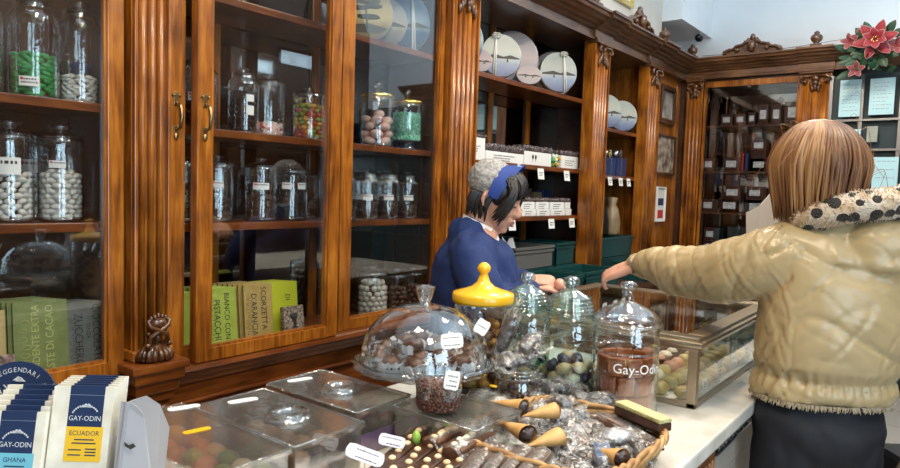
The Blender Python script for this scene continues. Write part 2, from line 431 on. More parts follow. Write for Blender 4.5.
def sill(parent, y0, y1):
    b = MB()
    pr = [(-2.45, .835), (-2.045, .835), (-2.035, .83), (-2.03, .815), (-2.045, .805), (-2.05, .79), (-2.065, .78), (-2.07, .765), (-2.085, .755), (-2.45, .755)]
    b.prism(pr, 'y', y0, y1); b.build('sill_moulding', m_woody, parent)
    b = MB(); b.box(-2.45, y0, .1, -2.085, y1, .755)
    b.box(-2.09, y0, .69, -2.072, y1, .70, .004); b.box(-2.09, y0, .10, -2.06, y1, .2, .006)
    n = max(1, round((y1-y0)/.55)); w = (y1-y0)/n
    for i in range(n): b.box(-2.09, y0+w*i+.06, .24, -2.07, y0+w*(i+1)-.06, .48, .008)
    b.box(-2.45, y0, 0, -2.1, y1, .1)
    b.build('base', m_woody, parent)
def carcass(parent, y0, y1, shelves, zt=2.52, back=None, zb=.835, depth=True, ends=(1, 1)):
    b = MB()
    if ends[0]: b.box(XB, y0, zb, XF-.03, y0+.02, zt)
    if ends[1]: b.box(XB, y1-.02, zb, XF-.03, y1, zt)
    b.box(XB, y0, zt-.02, XF-.03, y1, zt)
    b.build('side_panel', m_dark, parent)
    b = MB(); b.box(XB, y0+.021, zb, XB+.012, y1-.021, zt-.02); b.build('back_panel', back or m_mirror, parent)
    # slender wooden strips dividing the mirror
    b = MB(); n = max(1, round((y1-y0)/.5)); w = (y1-y0)/n
    for i in range(1, n): b.box(XB+.013, y0+w*i-.025, zb, XB+.026, y0+w*i+.025, zt-.02, .003)
    if n > 1: b.build('mirror_strip', m_woodv, parent)
    for z in shelves:
        b = MB(); b.box(XB+.027, y0+.021, z-.022, XF-.035, y1-.021, z); b.box(XF-.035, y0+.021, z-.026, XF-.025, y1-.021, z+.002, .003)
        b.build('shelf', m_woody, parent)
def frame(mb, y0, y1, z0, z1, x0, x1, sw0, sw1, rb, rt):
    mb.box(x0, y0, z0, x1, y0+sw0, z1, .003); mb.box(x0, y1-sw1, z0, x1, y1, z1, .003)
    mb.box(x0, y0+sw0, z0, x1, y1-sw1, z0+rb, .002); mb.box(x0, y0+sw0, z1-rt, x1, y1-sw1, z1, .002)
    # inner bead
    q = .008
    mb.box(x0+.01, y0+sw0, z0+rb, x1-.008, y0+sw0+q, z1-rt); mb.box(x0+.01, y1-sw1-q, z0+rb, x1-.008, y1-sw1, z1-rt)
    mb.box(x0+.01, y0+sw0+q, z0+rb, x1-.008, y1-sw1-q, z0+rb+q); mb.box(x0+.01, y0+sw0+q, z1-rt-q, x1-.008, y1-sw1-q, z1-rt)
def door(parent, y0, y1, x0, x1, sw0, sw1, rb=.045, rt=.06, z0=.836, z1=2.49, handle=None):
    b = MB(); frame(b, y0, y1, z0, z1, x0, x1, sw0, sw1, rb, rt); d = b.build('door', m_woodv, parent)
    b = MB(); b.box(x0+.012, y0+sw0, z0+rb, x0+.015, y1-sw1, z1-rt); b.build('glass_pane', m_pane, d)
    if handle is not None:
        b = MB(); h = handle
        b.box(x1, h-.009, 1.70, x1+.003, h+.009, 1.745, .001); b.box(x1, h-.009, 1.60, x1+.003, h+.009, 1.635, .001)
        for s in (-1, 1): b.ell((x1+.004, h+s*.011, 1.735), .005, 8, 6)
        b.tube([(x1, h, 1.715), (x1+.022, h+.004, 1.70), (x1+.026, h+.006, 1.665), (x1+.022, h+.004, 1.63), (x1, h, 1.62)], [.004, .0055, .0065, .0055, .004], 8)
        b.ell((x1+.003, h, 1.6), (.004, .008, .012), 8, 6)
        b.build('handle', m_brass, d)
    return d
# unit with the almond jars (left)
cabA = thing('display_cabinet', (-2.27, .52, 0), 'glazed walnut cabinet at the far left, with sugared almond jars over olive chocolate bars', 'cabinet')
carcass(cabA, .02, 1.03, (1.315, 1.68), back=m_backdk); sill(cabA, .02, 1.03)
door(cabA, .03, 1.022, -2.12, -2.085, .05, .05)
# unit with the open sliding doors
cabB = thing('display_cabinet', (-2.27, 1.9, 0), 'glazed walnut cabinet with brass door pulls, jars above pistachio and orange chocolate bars', 'cabinet')
carcass(cabB, 1.03, 2.6, (1.305, 1.64, 2.11)); sill(cabB, 1.03, 2.6)
pilaster(cabB, 1.036, 1.16, .875, 2.5, -2.055, 3)
door(cabB, 1.170, 1.30, -2.12, -2.085, .052, .012, handle=1.193)
door(cabB, 1.24, 1.879, -2.075, -2.035, .057, .055, handle=1.268)
door(cabB, 1.93, 2.60, -2.12, -2.085, .066, .03)
# pedestal and carved corbel at the foot of the pilaster
ped = MB()
ped.box(-2.1, 1.0, .846, -1.985, 1.19, .874, .006); ped.box(-2.1, 1.01, .81, -1.995, 1.18, .848, .008); ped.box(-2.1, 1.02, .77, -2.01, 1.17, .812, .01); ped.box(-2.1, 1.03, .74, -2.025, 1.16, .772, .006); ped.box(-2.1, 1.035, .1, -2.045, 1.155, .742)
po = ped.build('pedestal', m_woody, cabB)
c = MB(); yc = 1.098; xc = -2.035
c.lathe([(.0, .0), (.05, .0), (.058, .008), (.056, .02), (.044, .038), (.03, .05), (.022, .055)], 24, (xc-.01, yc, .875), .75, 1, wave=lambda a, r, z: 1+.10*math.cos(12*a))
for k in range(9):
    a = -PI/2+PI*k/8
    c.tube([(xc+.035*math.cos(a), yc+.052*math.sin(a), .88), (xc+.034*math.cos(a), yc+.05*math.sin(a), .90), (xc+.02*math.cos(a), yc+.034*math.sin(a), .922)], [.009, .0095, .004], 6)
for s in (-1, 1):
    c.tube([(xc, yc+s*.012, .925), (xc+.02, yc+s*.032, .94), (xc+.024, yc+s*.028, .958), (xc+.03, yc, .975), (xc+.024, yc-s*.03, .99), (xc+.02, yc-s*.036, 1.006), (xc+.012, yc-s*.018, 1.016)], [.006, .007, .007, .007, .007, .007, .005], 7)
    c.ell((xc+.02, yc+s*.036, .93), .009, 8, 6); c.ell((xc+.012, yc+s*.03, .965), .008, 8, 6)
c.ell((xc+.012, yc, .95), (.012, .012, .016), 8, 6); c.ell((xc+.014, yc, .998), (.022, .03, .018), 10, 8)
for k in range(5): c.ell((xc+.016, yc-.024+.012*k, 1.012+.004*(2-abs(k-2))), (.008, .006, .012), 6, 5)
c.build('corbel', m_carved, po)
c = MB()
for s in (-1, 1):
    for k in range(4):
        a = R(15+38*k); c.tube([(-2.04, yc, .70), (-2.03, yc+s*.03*math.sin(a), .70+.026*math.cos(a)), (-2.035, yc+s*.052*math.sin(a), .70+.034*math.cos(a))], [.004, .010, .003], 6)
c.ell((-2.032, yc, .70), .013, 10, 8); c.build('rosette', m_carved, po)
# open bay with plates and boxes
cabC = thing('display_cabinet', (-2.27, 3.5, 0), 'open walnut cabinet with round view-printed tins above white boxes of chocolates', 'cabinet')
pilaster(cabC, 2.605, 2.84, .875, 2.5, -2.05, 5)
carcass(cabC, 2.605, 4.415, (1.305, 1.62, 2.095)); sill(cabC, 2.60, 4.418)
pilaster(cabC, 4.17, 4.41, .875, 2.5, -2.05, 5)
cabD = thing('display_cabinet', (-2.27, 4.8, 0), 'narrow open walnut cabinet with navy gift boxes on its middle shelf', 'cabinet')
carcass(cabD, 4.42, 5.39, (1.60, 1.945)); sill(cabD, 4.42, 5.4)
pilaster(cabD, 5.12, 5.38, .875, 2.5, -2.05, 4)
# panelled end with the pictures
pan = thing('panelling', (-2.27, 5.7, 0), 'walnut panelling in the corner, hung with small pictures', 'panelling')
b = MB(); b.box(XB, 5.26, .1, -2.12, 6.05, 2.52); b.box(-2.13, 5.40, 1.0, -2.115, 5.46, 2.45, .004); b.box(-2.13, 5.96, 1.0, -2.115, 6.03, 2.45, .004)
b.box(-2.13, 5.4, .8, -2.1, 6.03, .98, .01); b.build('panel', m_woodv, pan)
# back cabinet facing the camera side
def P6(x, y): return onY(x, y, YB)
bk = thing('display_cabinet', (-1.5, 6.2, 0), 'glazed walnut cabinet across the back wall, filled with dark gift boxes', 'cabinet')
b = MB()
b.box(-2.12, YB, .1, -2.06, YB+.33, 2.5); b.box(-1.10, YB, .1, -1.06, YB+.33, 2.5); b.box(-2.06, YB, 2.47, -1.1, YB+.33, 2.5); b.box(-2.06, YB, .1, -1.1, YB+.33, .85)
b.build('side_panel', m_dark, bk)
b = MB(); b.box(-2.06, YB+.31, .85, -1.1, YB+.33, 2.47); b.build('back_panel', m_mirror, bk)
shz = [P6(755, 124).z, P6(755, 171).z, P6(755, 214).z]
for z in shz:
    b = MB(); b.box(-2.06, YB+.04, z-.015, -1.1, YB+.31, z); b.build('shelf', m_dark, bk)
def pilB(x0, x1):
    b = MB(); y = YB-.045
    b.box(x0, y+.01, .1, x1, YB+.02, 2.5); b.box(x0, y, .1, x0+.015, YB, 2.5, .002); b.box(x1-.015, y, .1, x1, YB, 2.5, .002)
    w = (x1-x0-.04)/3
    for i in range(3):
        cx = x0+.02+w*(i+.5)
        b.prism([(cx-w*.4*math.cos(PI*j/6), y+.01-.008*math.sin(PI*j/6)) for j in range(7)], 'z', .95, 2.40, True)
    p = b.build('pilaster', m_woodv, bk)
    c = MB(); xc = (x0+x1)/2; h = (x1-x0)/2
    c.box(x0-.01, y-.02, 2.47, x1+.01, YB, 2.5, .005)
    for s in (-1, 1):
        c.tube([(xc+s*h*.1, y-.01, 2.45), (xc+s*h*.7, y-.02, 2.45), (xc+s*h*.95, y-.02, 2.42), (xc+s*h*.6, y-.015, 2.40), (xc+s*h*.5, y-.012, 2.42)], [.008, .012, .013, .01, .006], 6)
    for k in range(3): c.ell((xc, y-.012, 2.43-.035*k), (.03-.006*k, .014, .024), 8, 6)
    for s in (-1, 1):
        for k in range(2): c.ell((xc+s*(.03-.008*k), y-.006, 2.38-.03*k), (.014, .012, .026), 6, 5)
    c.build('capital', m_carved, p)
pilB(-2.045, -1.905); pilB(-1.145, -.915)
b = MB(); b.box(-1.905, YB-.01, .9, -1.885, YB+.02, 2.47); b.box(-1.165, YB-.01, .9, -1.145, YB+.02, 2.47); b.box(-1.885, YB-.01, 2.42, -1.165, YB+.02, 2.47); b.box(-1.885, YB-.01, .85, -1.165, YB+.02, .92)
dd = b.build('door_frame', m_woodv, bk)
b = MB(); b.box(-1.885, YB, .92, -1.165, YB+.004, 2.42); b.build('glass_pane', m_pane, dd)
# cornice along both cabinet runs
cor = thing('cornice', (-2.1, 3, 2.49), 'long carved walnut cornice running above the wall cabinets', 'cornice')
prof = [(-.33, 0), (.05, 0), (.05, .012), (.035, .02), (.035, .062), (.055, .07), (.065, .082), (.085, .088), (.095, .10), (.12, .108), (.135, .125), (.155, .13), (.16, .148), (.175, .152), (.175, .165), (-.33, .165)]
b = MB()
na = len(prof); vs = []; ycor = lambda o: YB-o
for yy in (.02, None):
    for o_, z in prof: vs.append((XF+o_, yy if yy is not None else YB-o_, 2.49+z))
b.add(vs, [tuple(range(na-1, -1, -1))]+[(i, (i+1) % na, na+(i+1) % na, na+i) for i in range(na)])
b.build('moulding', m_cornice, cor)
b = MB(); vs = []
for xx in (None, 1.2):
    for o_, z in prof: vs.append((xx if xx is not None else XF+o_, YB-o_, 2.49+z))
b.add(vs, [(i, (i+1) % na, na+(i+1) % na, na+i) for i in range(na)]+[tuple(range(na, 2*na))])
b.build('moulding', m_cornx, cor)
# breaks of the cornice over the pilasters
def brk(y0, y1):
    b = MB(); e = .022
    b.prism([(XF+.03, 2.488)]+[(XF+o_+e, 2.49+z+(.004 if z > .16 else 0)) for o_, z in prof[1:-1]]+[(XF+.03, 2.66)], 'y', y0, y1)
    b.build('cornice_break', m_cornice, cor)
for y0, y1 in ((1.02, 1.18), (2.6, 2.85), (4.15, 4.43), (5.1, 5.4)): brk(y0, y1)
b = MB(); e = .022
b.prism([(YB-.03, 2.488)]+[(YB-o_-e, 2.49+z+(.004 if z > .16 else 0)) for o_, z in prof[1:-1]]+[(YB-.03, 2.66)], 'x', -1.16, -.90)
b.build('cornice_break', m_cornx, cor)
def finial(x, y, z=2.655):
    b = MB(); b.box(x-.04, y-.04, z, x+.04, y+.04, z+.03, .005)
    b.lathe([(.028, .03), (.018, .04), (.034, .055), (.04, .075), (.034, .095), (.016, .11), (.02, .12), (.0, .135)], 14, (x, y, z), wave=lambda a, r, q: 1+.12*math.cos(7*a))
    b.build('finial', m_carved, cor)
for q in ((-1.99, 4.02), (-1.99, 5.25), (-2.0, 2.7), (-1.99, 5.93), (-1.03, 5.93)): finial(*q)
def crest(c0, along, w=.44, h=.15):
    # carved pediment: curved outline, centre bud, side scrolls
    b = MB(); A = Vector(along); Nn = Vector((A.y, -A.x, 0)); o0 = Vector(c0)
    def pt(u, n_, z): return o0+A*u+Nn*n_+Vector((0, 0, z))
    pl = []
    for i in range(25):
        t = -1+2*i/24; z = h*(.18+.62*max(0, 1-abs(t))**.9+.05*math.cos(t*14)*(1-abs(t)))
        pl.append((t*w/2, z))
    pl = [(-w/2, 0)]+pl+[(w/2, 0)]
    n = len(pl); vs = [pt(u, -.02, z) for u, z in pl]+[pt(u, .02, z) for u, z in pl]
    b.add(vs, [tuple(range(n-1, -1, -1)), tuple(range(n, 2*n))]+[(i, (i+1) % n, n+(i+1) % n, n+i) for i in range(n)])
    for s in (-1, 1):
        b.tube([pt(s*w*(.06+.42*i/8), .03, h*(.16+.5*(1-i/8))+.008*math.sin(i*2.2)) for i in range(9)], [.012+.003*math.sin(i*2) for i in range(9)], 6)
        b.ell(pt(s*w*.46, .02, h*.16), (.022, .022, .022), 8, 6); b.ell(pt(s*w*.25, .03, h*.25), (.02, .02, .02), 8, 6)
    b.ell(pt(0, .03, h*.4), (.035, .035, .05), 10, 8); b.ell(pt(0, .01, h*.9), (.022, .022, .03), 8, 6)
    for s in (-1, 1): b.ell(pt(s*.03, .01, h*.74), (.02, .02, .022), 8, 6)
    b.build('crest', m_carved, cor)
crest((-1.99, 4.72, 2.655), (0, 1, 0), .46, .16); crest((-1.99, 2.0, 2.655), (0, 1, 0), .46, .16)
crest((-1.50, 5.93, 2.655), (1, 0, 0), .46, .15)
# lower counter top under the far bays, where the crates stand
lc = thing('low_counter', (-2.0, 4.4, 0), 'low dark wooden counter under the far cabinets, loaded with plastic crates', 'counter')
b = MB(); b.box(-2.02, 3.0, .10, -1.70, 5.9, .83); b.build('base', m_dark, lc)
b = MB(); b.box(-2.025, 2.98, .831, -1.68, 5.92, .862, .006); b.build('worktop', m_dark, lc)
q0, q1 = onX(612, -14, -2.145), onX(631, 9, -2.145)
pf = thing('picture_frame', (-2.148, (q0.y+q1.y)/2, q1.z), 'gilt-framed pale picture high on the wall above the cornice', 'picture')
b = MB(); frame(b, q0.y, q1.y, q1.z, q1.z+.4, -2.148, -2.12, .03, .03, .03, .03); b.build('frame', m_gold, pf)
b = MB(); b.box(-2.148, q0.y+.03, q1.z+.03, -2.14, q1.y-.03, q1.z+.37); b.build('print', m_white, pf)
b = MB(); a0 = onY(702, 56, 5.97); a1 = onY(850, 38, 5.97); b.tube([a0+(a1-a0)*(i/12)+Vector((0, 0, -.02*math.sin(PI*i/12))) for i in range(13)], .003, 5); tag(b.build('wire', m_steel), 'thin grey wire strung above the back cornice', 'wire')
# security camera, pictures
t = thing('security_camera', tuple(onY(699, 38, 6.1)), 'small black dome camera under the white beam in the corner', 'camera')
p = onY(699, 38, 6.1); b = MB(); b.ell(p, (.035, .05, .035), 12, 8); b.build('housing', m_iron, t)
b = MB(); b.tube([p+Vector((0, .03, .03)), p+Vector((-.02, .1, .07)), (p.x-.03, p.y+.12, 2.935)], .008, 6); b.build('bracket', m_white, t)
def picture(name, label, y0, y1, z0, z1, x=-2.114, m=None, fr=.018, tilt=.03, frm=None):
    t = thing(name, (x, (y0+y1)/2, z0), label, 'picture')
    b = MB(); frame(b, y0, y1, z0, z1, x, x+.022, fr, fr, fr, fr); b.build('frame', frm or m_dark, t)
    b = MB(); b.box(x, y0+fr, z0+fr, x+.006, y1-fr, z1-fr); b.build('print', m, t); return t
m_photo = pbr('sepia_print', (.05, .035, .025), .4, col2=(.55, .45, .36), scale=16, detail=6)
m_photo2 = pbr('grey_print', (.12, .11, .1), .2, col2=(.6, .58, .55), scale=5)
picture('picture_frame', 'small dark framed picture high on the corner panelling', 5.53, 5.88, 2.08, 2.40, m=m_photo2, fr=.035)
picture('picture_frame', 'sepia print of figures in the middle of the corner panelling', 5.50, 5.94, 1.645, 1.985, m=m_photo, fr=.012)
t = picture('wall_chart', 'narrow white card with dark and red squares, lowest on the corner panelling', 5.56, 5.76, 1.24, 1.54, m=m_white, fr=.01, frm=m_white)
b = MB(); b.box(-2.107, 5.59, 1.38, -2.105, 5.73, 1.44); b.m = 1; b.box(-2.107, 5.59, 1.27, -2.105, 5.73, 1.34); b.build('printed_square', [m_navy, m_redink], t)
# ---------------------------------------------------------------- jars and their contents
def pill(mb, y0, z0, w, h, x, t=.002, n=5, r=None):   # rounded card facing +x
    r = r or h*.3; pts = []
    for cy, cz, a0 in ((y0+w-r, z0+r, -90), (y0+w-r, z0+h-r, 0), (y0+r, z0+h-r, 90), (y0+r, z0+r, 180)):
        for k in range(n): a = R(a0+90*k/(n-1)); pts.append((cy+r*math.cos(a), cz+r*math.sin(a)))
    mb.prism(pts, 'x', x, x+t)
def scribble(mb, y0, z0, w, x, lines=2, h=.004, gap=.008, rnd=None):
    rr = rnd or random
    for i in range(lines):
        y = y0
        while y < y0+w*(1 if i == 0 else .75):
            q = rr.uniform(.004, .010)
            mb.box(x, y, z0-i*gap, x+.0006, min(y+q, y0+w), z0-i*gap+h*rr.uniform(.6, 1)); y += q+.0025
def jar_label(parent, r, z, w=.05, h=.024, ang=-38, lines=2, red=True, off=.002):
    b = MB(); n = 8; wa = w/r
    def f(u, v): a = R(ang)+wa*(u-.5); return ((r+off)*math.cos(a), (r+off)*math.sin(a), z+h*v)
    b.surf(f, n, 1)
    b.m = 1
    for i in range(lines):
        u0 = .12
        while u0 < .85:
            q = random.uniform(.05, .13); zz = z+h*(.62-.34*i)
            def g(u, v, u0=u0, q=q, zz=zz): a = R(ang)+wa*(u0+q*u-.5); return ((r+off+.0006)*math.cos(a), (r+off+.0006)*math.sin(a), zz+h*.18*v)
            b.surf(g, 2, 1); u0 += q+.05
    if red:
        b.m = 2
        def g(u, v): a = R(ang)+wa*(.08+.14*u-.5); return ((r+off+.0007)*math.cos(a), (r+off+.0007)*math.sin(a), z+h*(.62+.28*v))
        b.surf(g, 2, 1)
    return b.build('label', [m_white, m_ink, m_redink], parent, False, fix=False)
J = {}
def jar(kind, loc, r, h, label, glass=None, group='glass sweet jars on the cabinet shelves', rz=0, lab=None, cat='jar', knob=.02, metal=None):
    """kind: 'square' shoulder, 'round' apothecary, 'goblet', 'cyl'"""
    g = glass or m_glass
    t = thing('glass_jar', loc, label, cat, group, rz)
    b = MB()
    if kind == 'square':
        b.lathe([(r*.9, 0), (r*.98, .006), (r, .02), (r, h*.74), (r*.97, h*.78), (r*.80, h*.83), (r*.74, h*.86), (r*.76, h*.90)], 4*8, (0, 0, 0), wave=lambda a, q, z: 1+.05*abs(math.cos(2*a)) if z < h*.8 else 1)
        rn = r*.76; zn = h*.90
        b.ring((0, 0, h*.86), r*.76, .003); b.ring((0, 0, .008), r*.95, .004)
    elif kind == 'goblet':
        b.lathe([(r*.7, 0), (r*.72, .01), (r*.4, .022), (r*.35, .03), (r*.8, .05), (r, h*.36), (r, h*.8), (r*.96, h*.84)], 28)
        rn = r*.98; zn = h*.84
    else:
        b.lathe([(r*.92, 0), (r, .008), (r, .02), (r, h*.80), (r*.96, h*.845), (r*.93, h*.86)], 36)
        b.ring((0, 0, h*.84), r*.97, .004); b.ring((0, 0, .01), r*.96, .005); rn = r*.95; zn = h*.86
    b.build('body', g, t, False)
    b = MB()
    if metal:
        b.lathe([(rn*1.06, zn-.008), (rn*1.08, zn), (rn*1.08, zn+.008), (rn*.9, zn+.014), (rn*.5, zn+.018), (rn*.2, zn+.026), (.008, zn+.03)], 28)
        b.build('lid', metal, t, False)
        b = MB(); b.lathe([(.006, zn+.03), (.008, zn+.035), (knob*.8, zn+.042), (knob*.9, zn+.055), (knob*.6, zn+.066), (0, zn+.072)], 14); b.build('knob', g, t, False)
    else:
        hh = h-zn
        b.lathe([(rn*1.04, zn), (rn*1.06, zn+hh*.06), (rn*1.02, zn+hh*.12), (rn*.85, zn+hh*.28), (rn*.5, zn+hh*.42), (knob*.62, zn+hh*.5), (knob*.55, zn+hh*.56), (knob*.95, zn+hh*.68), (knob*1.12, zn+hh*.8), (knob*.95, zn+hh*.93), (0, zn+hh)], 28)
        b.build('lid', g, t, False)
    for l in (lab or []): jar_label(t, r*(1.05 if kind == 'square' else 1), *l)
    return t
def fill_stuff(name, label, cat, loc, r, h, z0, m, size=.008, n=None, seed=1, group=None, sq=False):
    rr = random.Random(seed); b = MB()
    b.lathe([(r*.90, z0), (r*.93, z0+.005), (r*.93, z0+h*.93), (r*.6, z0+h*.97), (0, z0+h)], 20)
    n = n or int(2*r*h/(size*size)*2.2)
    for i in range(n):
        a = rr.uniform(0, 2*PI)
        if i % 4 == 0: rad = r*.9*math.sqrt(rr.random()); z = z0+h*.97
        else: rad = r*.92; z = z0+size*.5+rr.random()*(h-size)
        b.m = rr.randrange(len(m)) if isinstance(m, list) else 0
        b.ell((rad*math.cos(a), rad*math.sin(a), z), (size*.6, size*.6, size*.45), 5, 4, Euler((rr.random()*3, rr.random()*3, 0)).to_matrix())
    o = b.build(name, m, None); o.location = loc; tag(o, label, cat, group, 'stuff'); return o
def pieces(name, labels, cat, group, loc, r, z0, h, sz, mats, seed=3, arc=(-150, 60), dens=1.0, top=True, shape=None):
    """individual sweets resting in rings just inside the jar wall and over the top"""
    rr = random.Random(seed); protos = []
    for k, mt in enumerate(mats):
        b = MB()
        if shape: shape(b, sz)
        else: b.ell((0, 0, 0), sz, 10, 7, nz=.06)
        protos.append(b.me if False else b.build(name, mt, None)); 
    made = []; first = [True]*len(protos)
    w = max(sz[0], sz[1])*1.9/dens; lz = sz[2]*1.75/dens; nl = max(1, int(h/lz))
    spots_ = []
    for l in range(nl):
        z = z0+sz[2]+l*lz; rad = r-sz[1]*.95; n = int(2*PI*rad/w)
        for i in range(n):
            a = 2*PI*(i+.5*(l % 2))/n+rr.uniform(-.08, .08); d = math.degrees(a) % 360; d = d-360 if d > 180 else d
            if arc[0] <= d <= arc[1]: spots_.append((rad*math.cos(a), rad*math.sin(a), z+rr.uniform(-.15, .15)*sz[2], a))
    if top:
        q = r-w
        while q > 0:
            n = max(1, int(2*PI*q/w))
            for i in range(n): a = 2*PI*i/n+rr.random(); spots_.append((q*math.cos(a), q*math.sin(a), z0+h-sz[2]*.3, a))
            q -= w
    for x, y, z, a in spots_:
        k = rr.randrange(len(protos)); o = protos[k]
        if not first[k]: o = o.copy(); C.objects.link(o)
        first[k] = False
        o.location = (loc[0]+x, loc[1]+y, loc[2]+z); o.rotation_euler = (rr.uniform(-.5, .5), rr.uniform(-.5, .5), a+PI/2+rr.uniform(-.5, .5))
        tag(o, labels[k], cat, group); made.append(o)
    for k, f in enumerate(first):
        if f: bpy.data.objects.remove(protos[k])
    return made
def core(name, label, cat, loc, r, z0, h, m):   # sweets packed behind the outer ones
    return fill_stuff(name, label, cat, loc, r, h, z0, m, size=r*.3, n=26)
GA = 'jars of sugared almonds in the left cabinet'
# left cabinet, upper shelf (z 1.68)
z = 1.6805
jar('square', (-2.245, .828, z), .066, .32, 'square-shouldered glass jar of green sugared sticks with a white label', lab=[(.035, .052, .028, -30, 2)], group=GA, knob=.026)
pieces('green_sweet', ['bright green sugared sweet in the square-shouldered jar'], 'sweet', 'green sweets in the square-shouldered jar', (-2.245, .828, z), .060, .008, .13, (.019, .008, .008), [m_green], 1, arc=(-170, 100), dens=1.12)
jar('square', (-2.245, .960, z), .060, .32, 'tall glass jar half full of flat white sweets, right of the green ones', group=GA, knob=.026)
pieces('white_sweet', ['flat white sugared sweet in the upper shelf jar'], 'sweet', 'flat white sweets on the upper shelf', (-2.245, .960, z), .054, .006, .085, (.013, .011, .006), [m_almond], 2, arc=(-170, 100))
b = MB(); b.ell((0, 0, 0), (.03, .03, .02), 10, 6, nz=.3); bag = b.build('paper_scoop', m_navy); bag.location = (-2.245, .960, z+.118); tag(bag, 'dark blue paper lying on the flat white sweets', 'paper')
jar('square', (-2.26, .69, z), .06, .31, 'glass jar of red sweets beside the jar of green ones', group=GA)
pieces('red_sweet', ['red sweet in the jar beside the green ones'], 'sweet', 'red sweets in the jar beside the green ones', (-2.26, .69, z), .052, .008, .12, (.016, .009, .009), [m_red], 4, arc=(-100, 100))
# middle shelf (z 1.315)
z = 1.3155
jar('cyl', (-2.24, .900, z), .063, .30, 'round glass jar of white sugared almonds with a glass knob lid, nearest the cabinet stile', lab=[(.165, .045, .022, -30, 1)], group=GA, knob=.03)
pieces('sugared_almond', ['white sugared almond in the jar nearest the stile'], 'almond', 'almonds in the jar nearest the stile', (-2.24, .900, z), .058, .006, .15, (.0155, .0105, .009), [m_almond], 5, arc=(-160, 80))
core('almond_filling', 'white almonds packed deep in the jar nearest the stile', 'almonds', (-2.24, .900, z), .042, .006, .13, m_almond)
jar('cyl', (-2.25, .765, z), .060, .30, 'round glass jar of white almonds behind the wide pictured label', lab=[(.14, .085, .05, -35, 1)], group=GA, knob=.03)
pieces('sugared_almond', ['white sugared almond in the jar with the wide label'], 'almond', 'almonds in the jar with the wide label', (-2.25, .765, z), .055, .006, .15, (.0155, .0105, .009), [m_almond], 6, arc=(-140, 80))
jar('cyl', (-2.37, .875, z), .052, .27, 'round glass jar of almonds standing in the back row behind two others', lab=[(.15, .05, .04, -40, 1)], group=GA, knob=.025)
pieces('sugared_almond', ['white sugared almond in the back row jar'], 'almond', 'almonds in the back row jar', (-2.37, .875, z), .047, .006, .12, (.0155, .0105, .009), [m_almond], 7, arc=(-110, 40))
jar('cyl', (-2.365, 1.0-.02, z), .04, .24, 'slim glass jar of almonds in the back row beside the cabinet side', group=GA, knob=.02)
pieces('sugared_almond', ['white sugared almond in the slim back row jar'], 'almond', 'almonds in the slim back row jar', (-2.365, .98, z), .036, .006, .12, (.0155, .0105, .009), [m_almond], 8, arc=(-110, 60))
# second cabinet, upper shelf (z 1.64)
z = 1.6405; GB = 'jars behind the sliding glass doors'
jar('square', (-2.25, 1.375, z), .068, .27, 'glass jar with dark sweets partly behind the brass-handled stile', lab=[(.10, .05, .03, -40, 2)], group=GB)
fill_stuff('dark_sweets', 'dark sweets in the jar behind the door stile', 'sweets', (-2.25, 1.375, z), .062, .09, .006, m_choc, .012)
jar('square', (-2.22, 1.545, z), .055, .25, 'knobbed glass jar of black sweets with one yellow and one white label', group=GB, lab=[(.12, .03, .026, -10, 0, False), (.07, .03, .035, -10, 0, False)])
fill_stuff('black_sweets', 'black sweets in the jar with the yellow label', 'sweets', (-2.22, 1.545, z), .052, .155, .006, m_black, .012)
jar('cyl', (-2.26, 1.69, z), .065, .25, 'wide-mouthed glass jar with a low layer of pink sweets', group=GB)
fill_stuff('pink_sweets', 'pink and white sweets in the wide-mouthed jar', 'sweets', (-2.26, 1.69, z), .06, .05, .006, [m_pinkc, m_almond, m_jelr], .014)
jar('cyl', (-2.22, 1.865, z), .068, .22, 'stout glass jar of red, yellow and green fruit jellies', group=GB)
pieces('fruit_jelly', ['red fruit jelly in the stout jar', 'yellow fruit jelly in the stout jar', 'green fruit jelly in the stout jar'], 'jelly', 'fruit jellies in the stout jar', (-2.22, 1.865, z), .063, .006, .14, (.013, .011, .010), [m_jelr, m_jely, m_jelg], 9, arc=(-160, 60))
core('jelly_filling', 'fruit jellies packed deep in the stout jar', 'jellies', (-2.22, 1.865, z), .048, .006, .12, [m_jelr, m_jely, m_jelg])
for k, (y, r) in enumerate(((2.04, .05), (2.28, .06))):
    pass
# second cabinet, middle shelf (z 1.305)
z = 1.3055
for k, (x, y, r, h, fh, m, lb, txt) in enumerate((
    (-2.25, 1.30, .055, .25, .12, m_black, [(.12, .04, .025, -35, 1)], 'jar of black sweets seen between the two door stiles'),
    (-2.25, 1.46, .055, .25, .03, m_choc, [(.13, .04, .022, -35, 1)], 'almost empty labelled jar just right of the handled door stile'),
    (-2.22, 1.63, .062, .25, .10, m_choc, [(.125, .06, .026, -35, 1)], 'jar of dark chocolates with a long white label, in the middle of the shelf'),
    (-2.25, 1.80, .070, .24, .18, m_black, [(.13, .04, .026, -50, 1), (.13, .04, .026, 2, 1)], 'jar nearly full of black sweets wearing two labels'),
    (-2.36, 1.54, .05, .23, .08, m_choc, [(.12, .04, .022, -40, 1)], 'back row jar between the almost empty jar and the long-labelled one'),
    (-2.33, 1.95, .05, .22, .10, m_choc, [], 'back row jar near the right door stile'))):
    jar('cyl', (x, y, z), r, h, txt, group=GB, lab=lb)
    fill_stuff('dark_sweets', 'dark sweets filling the '+txt.split(' of ')[0]+(' number' if 0 else '')+', '+['between the stiles', 'right of the handled stile', 'in mid shelf', 'with two labels', 'in the back row', 'near the right stile'][k], 'sweets', (x, y, z), r*.93, fh, .006, m, .011)
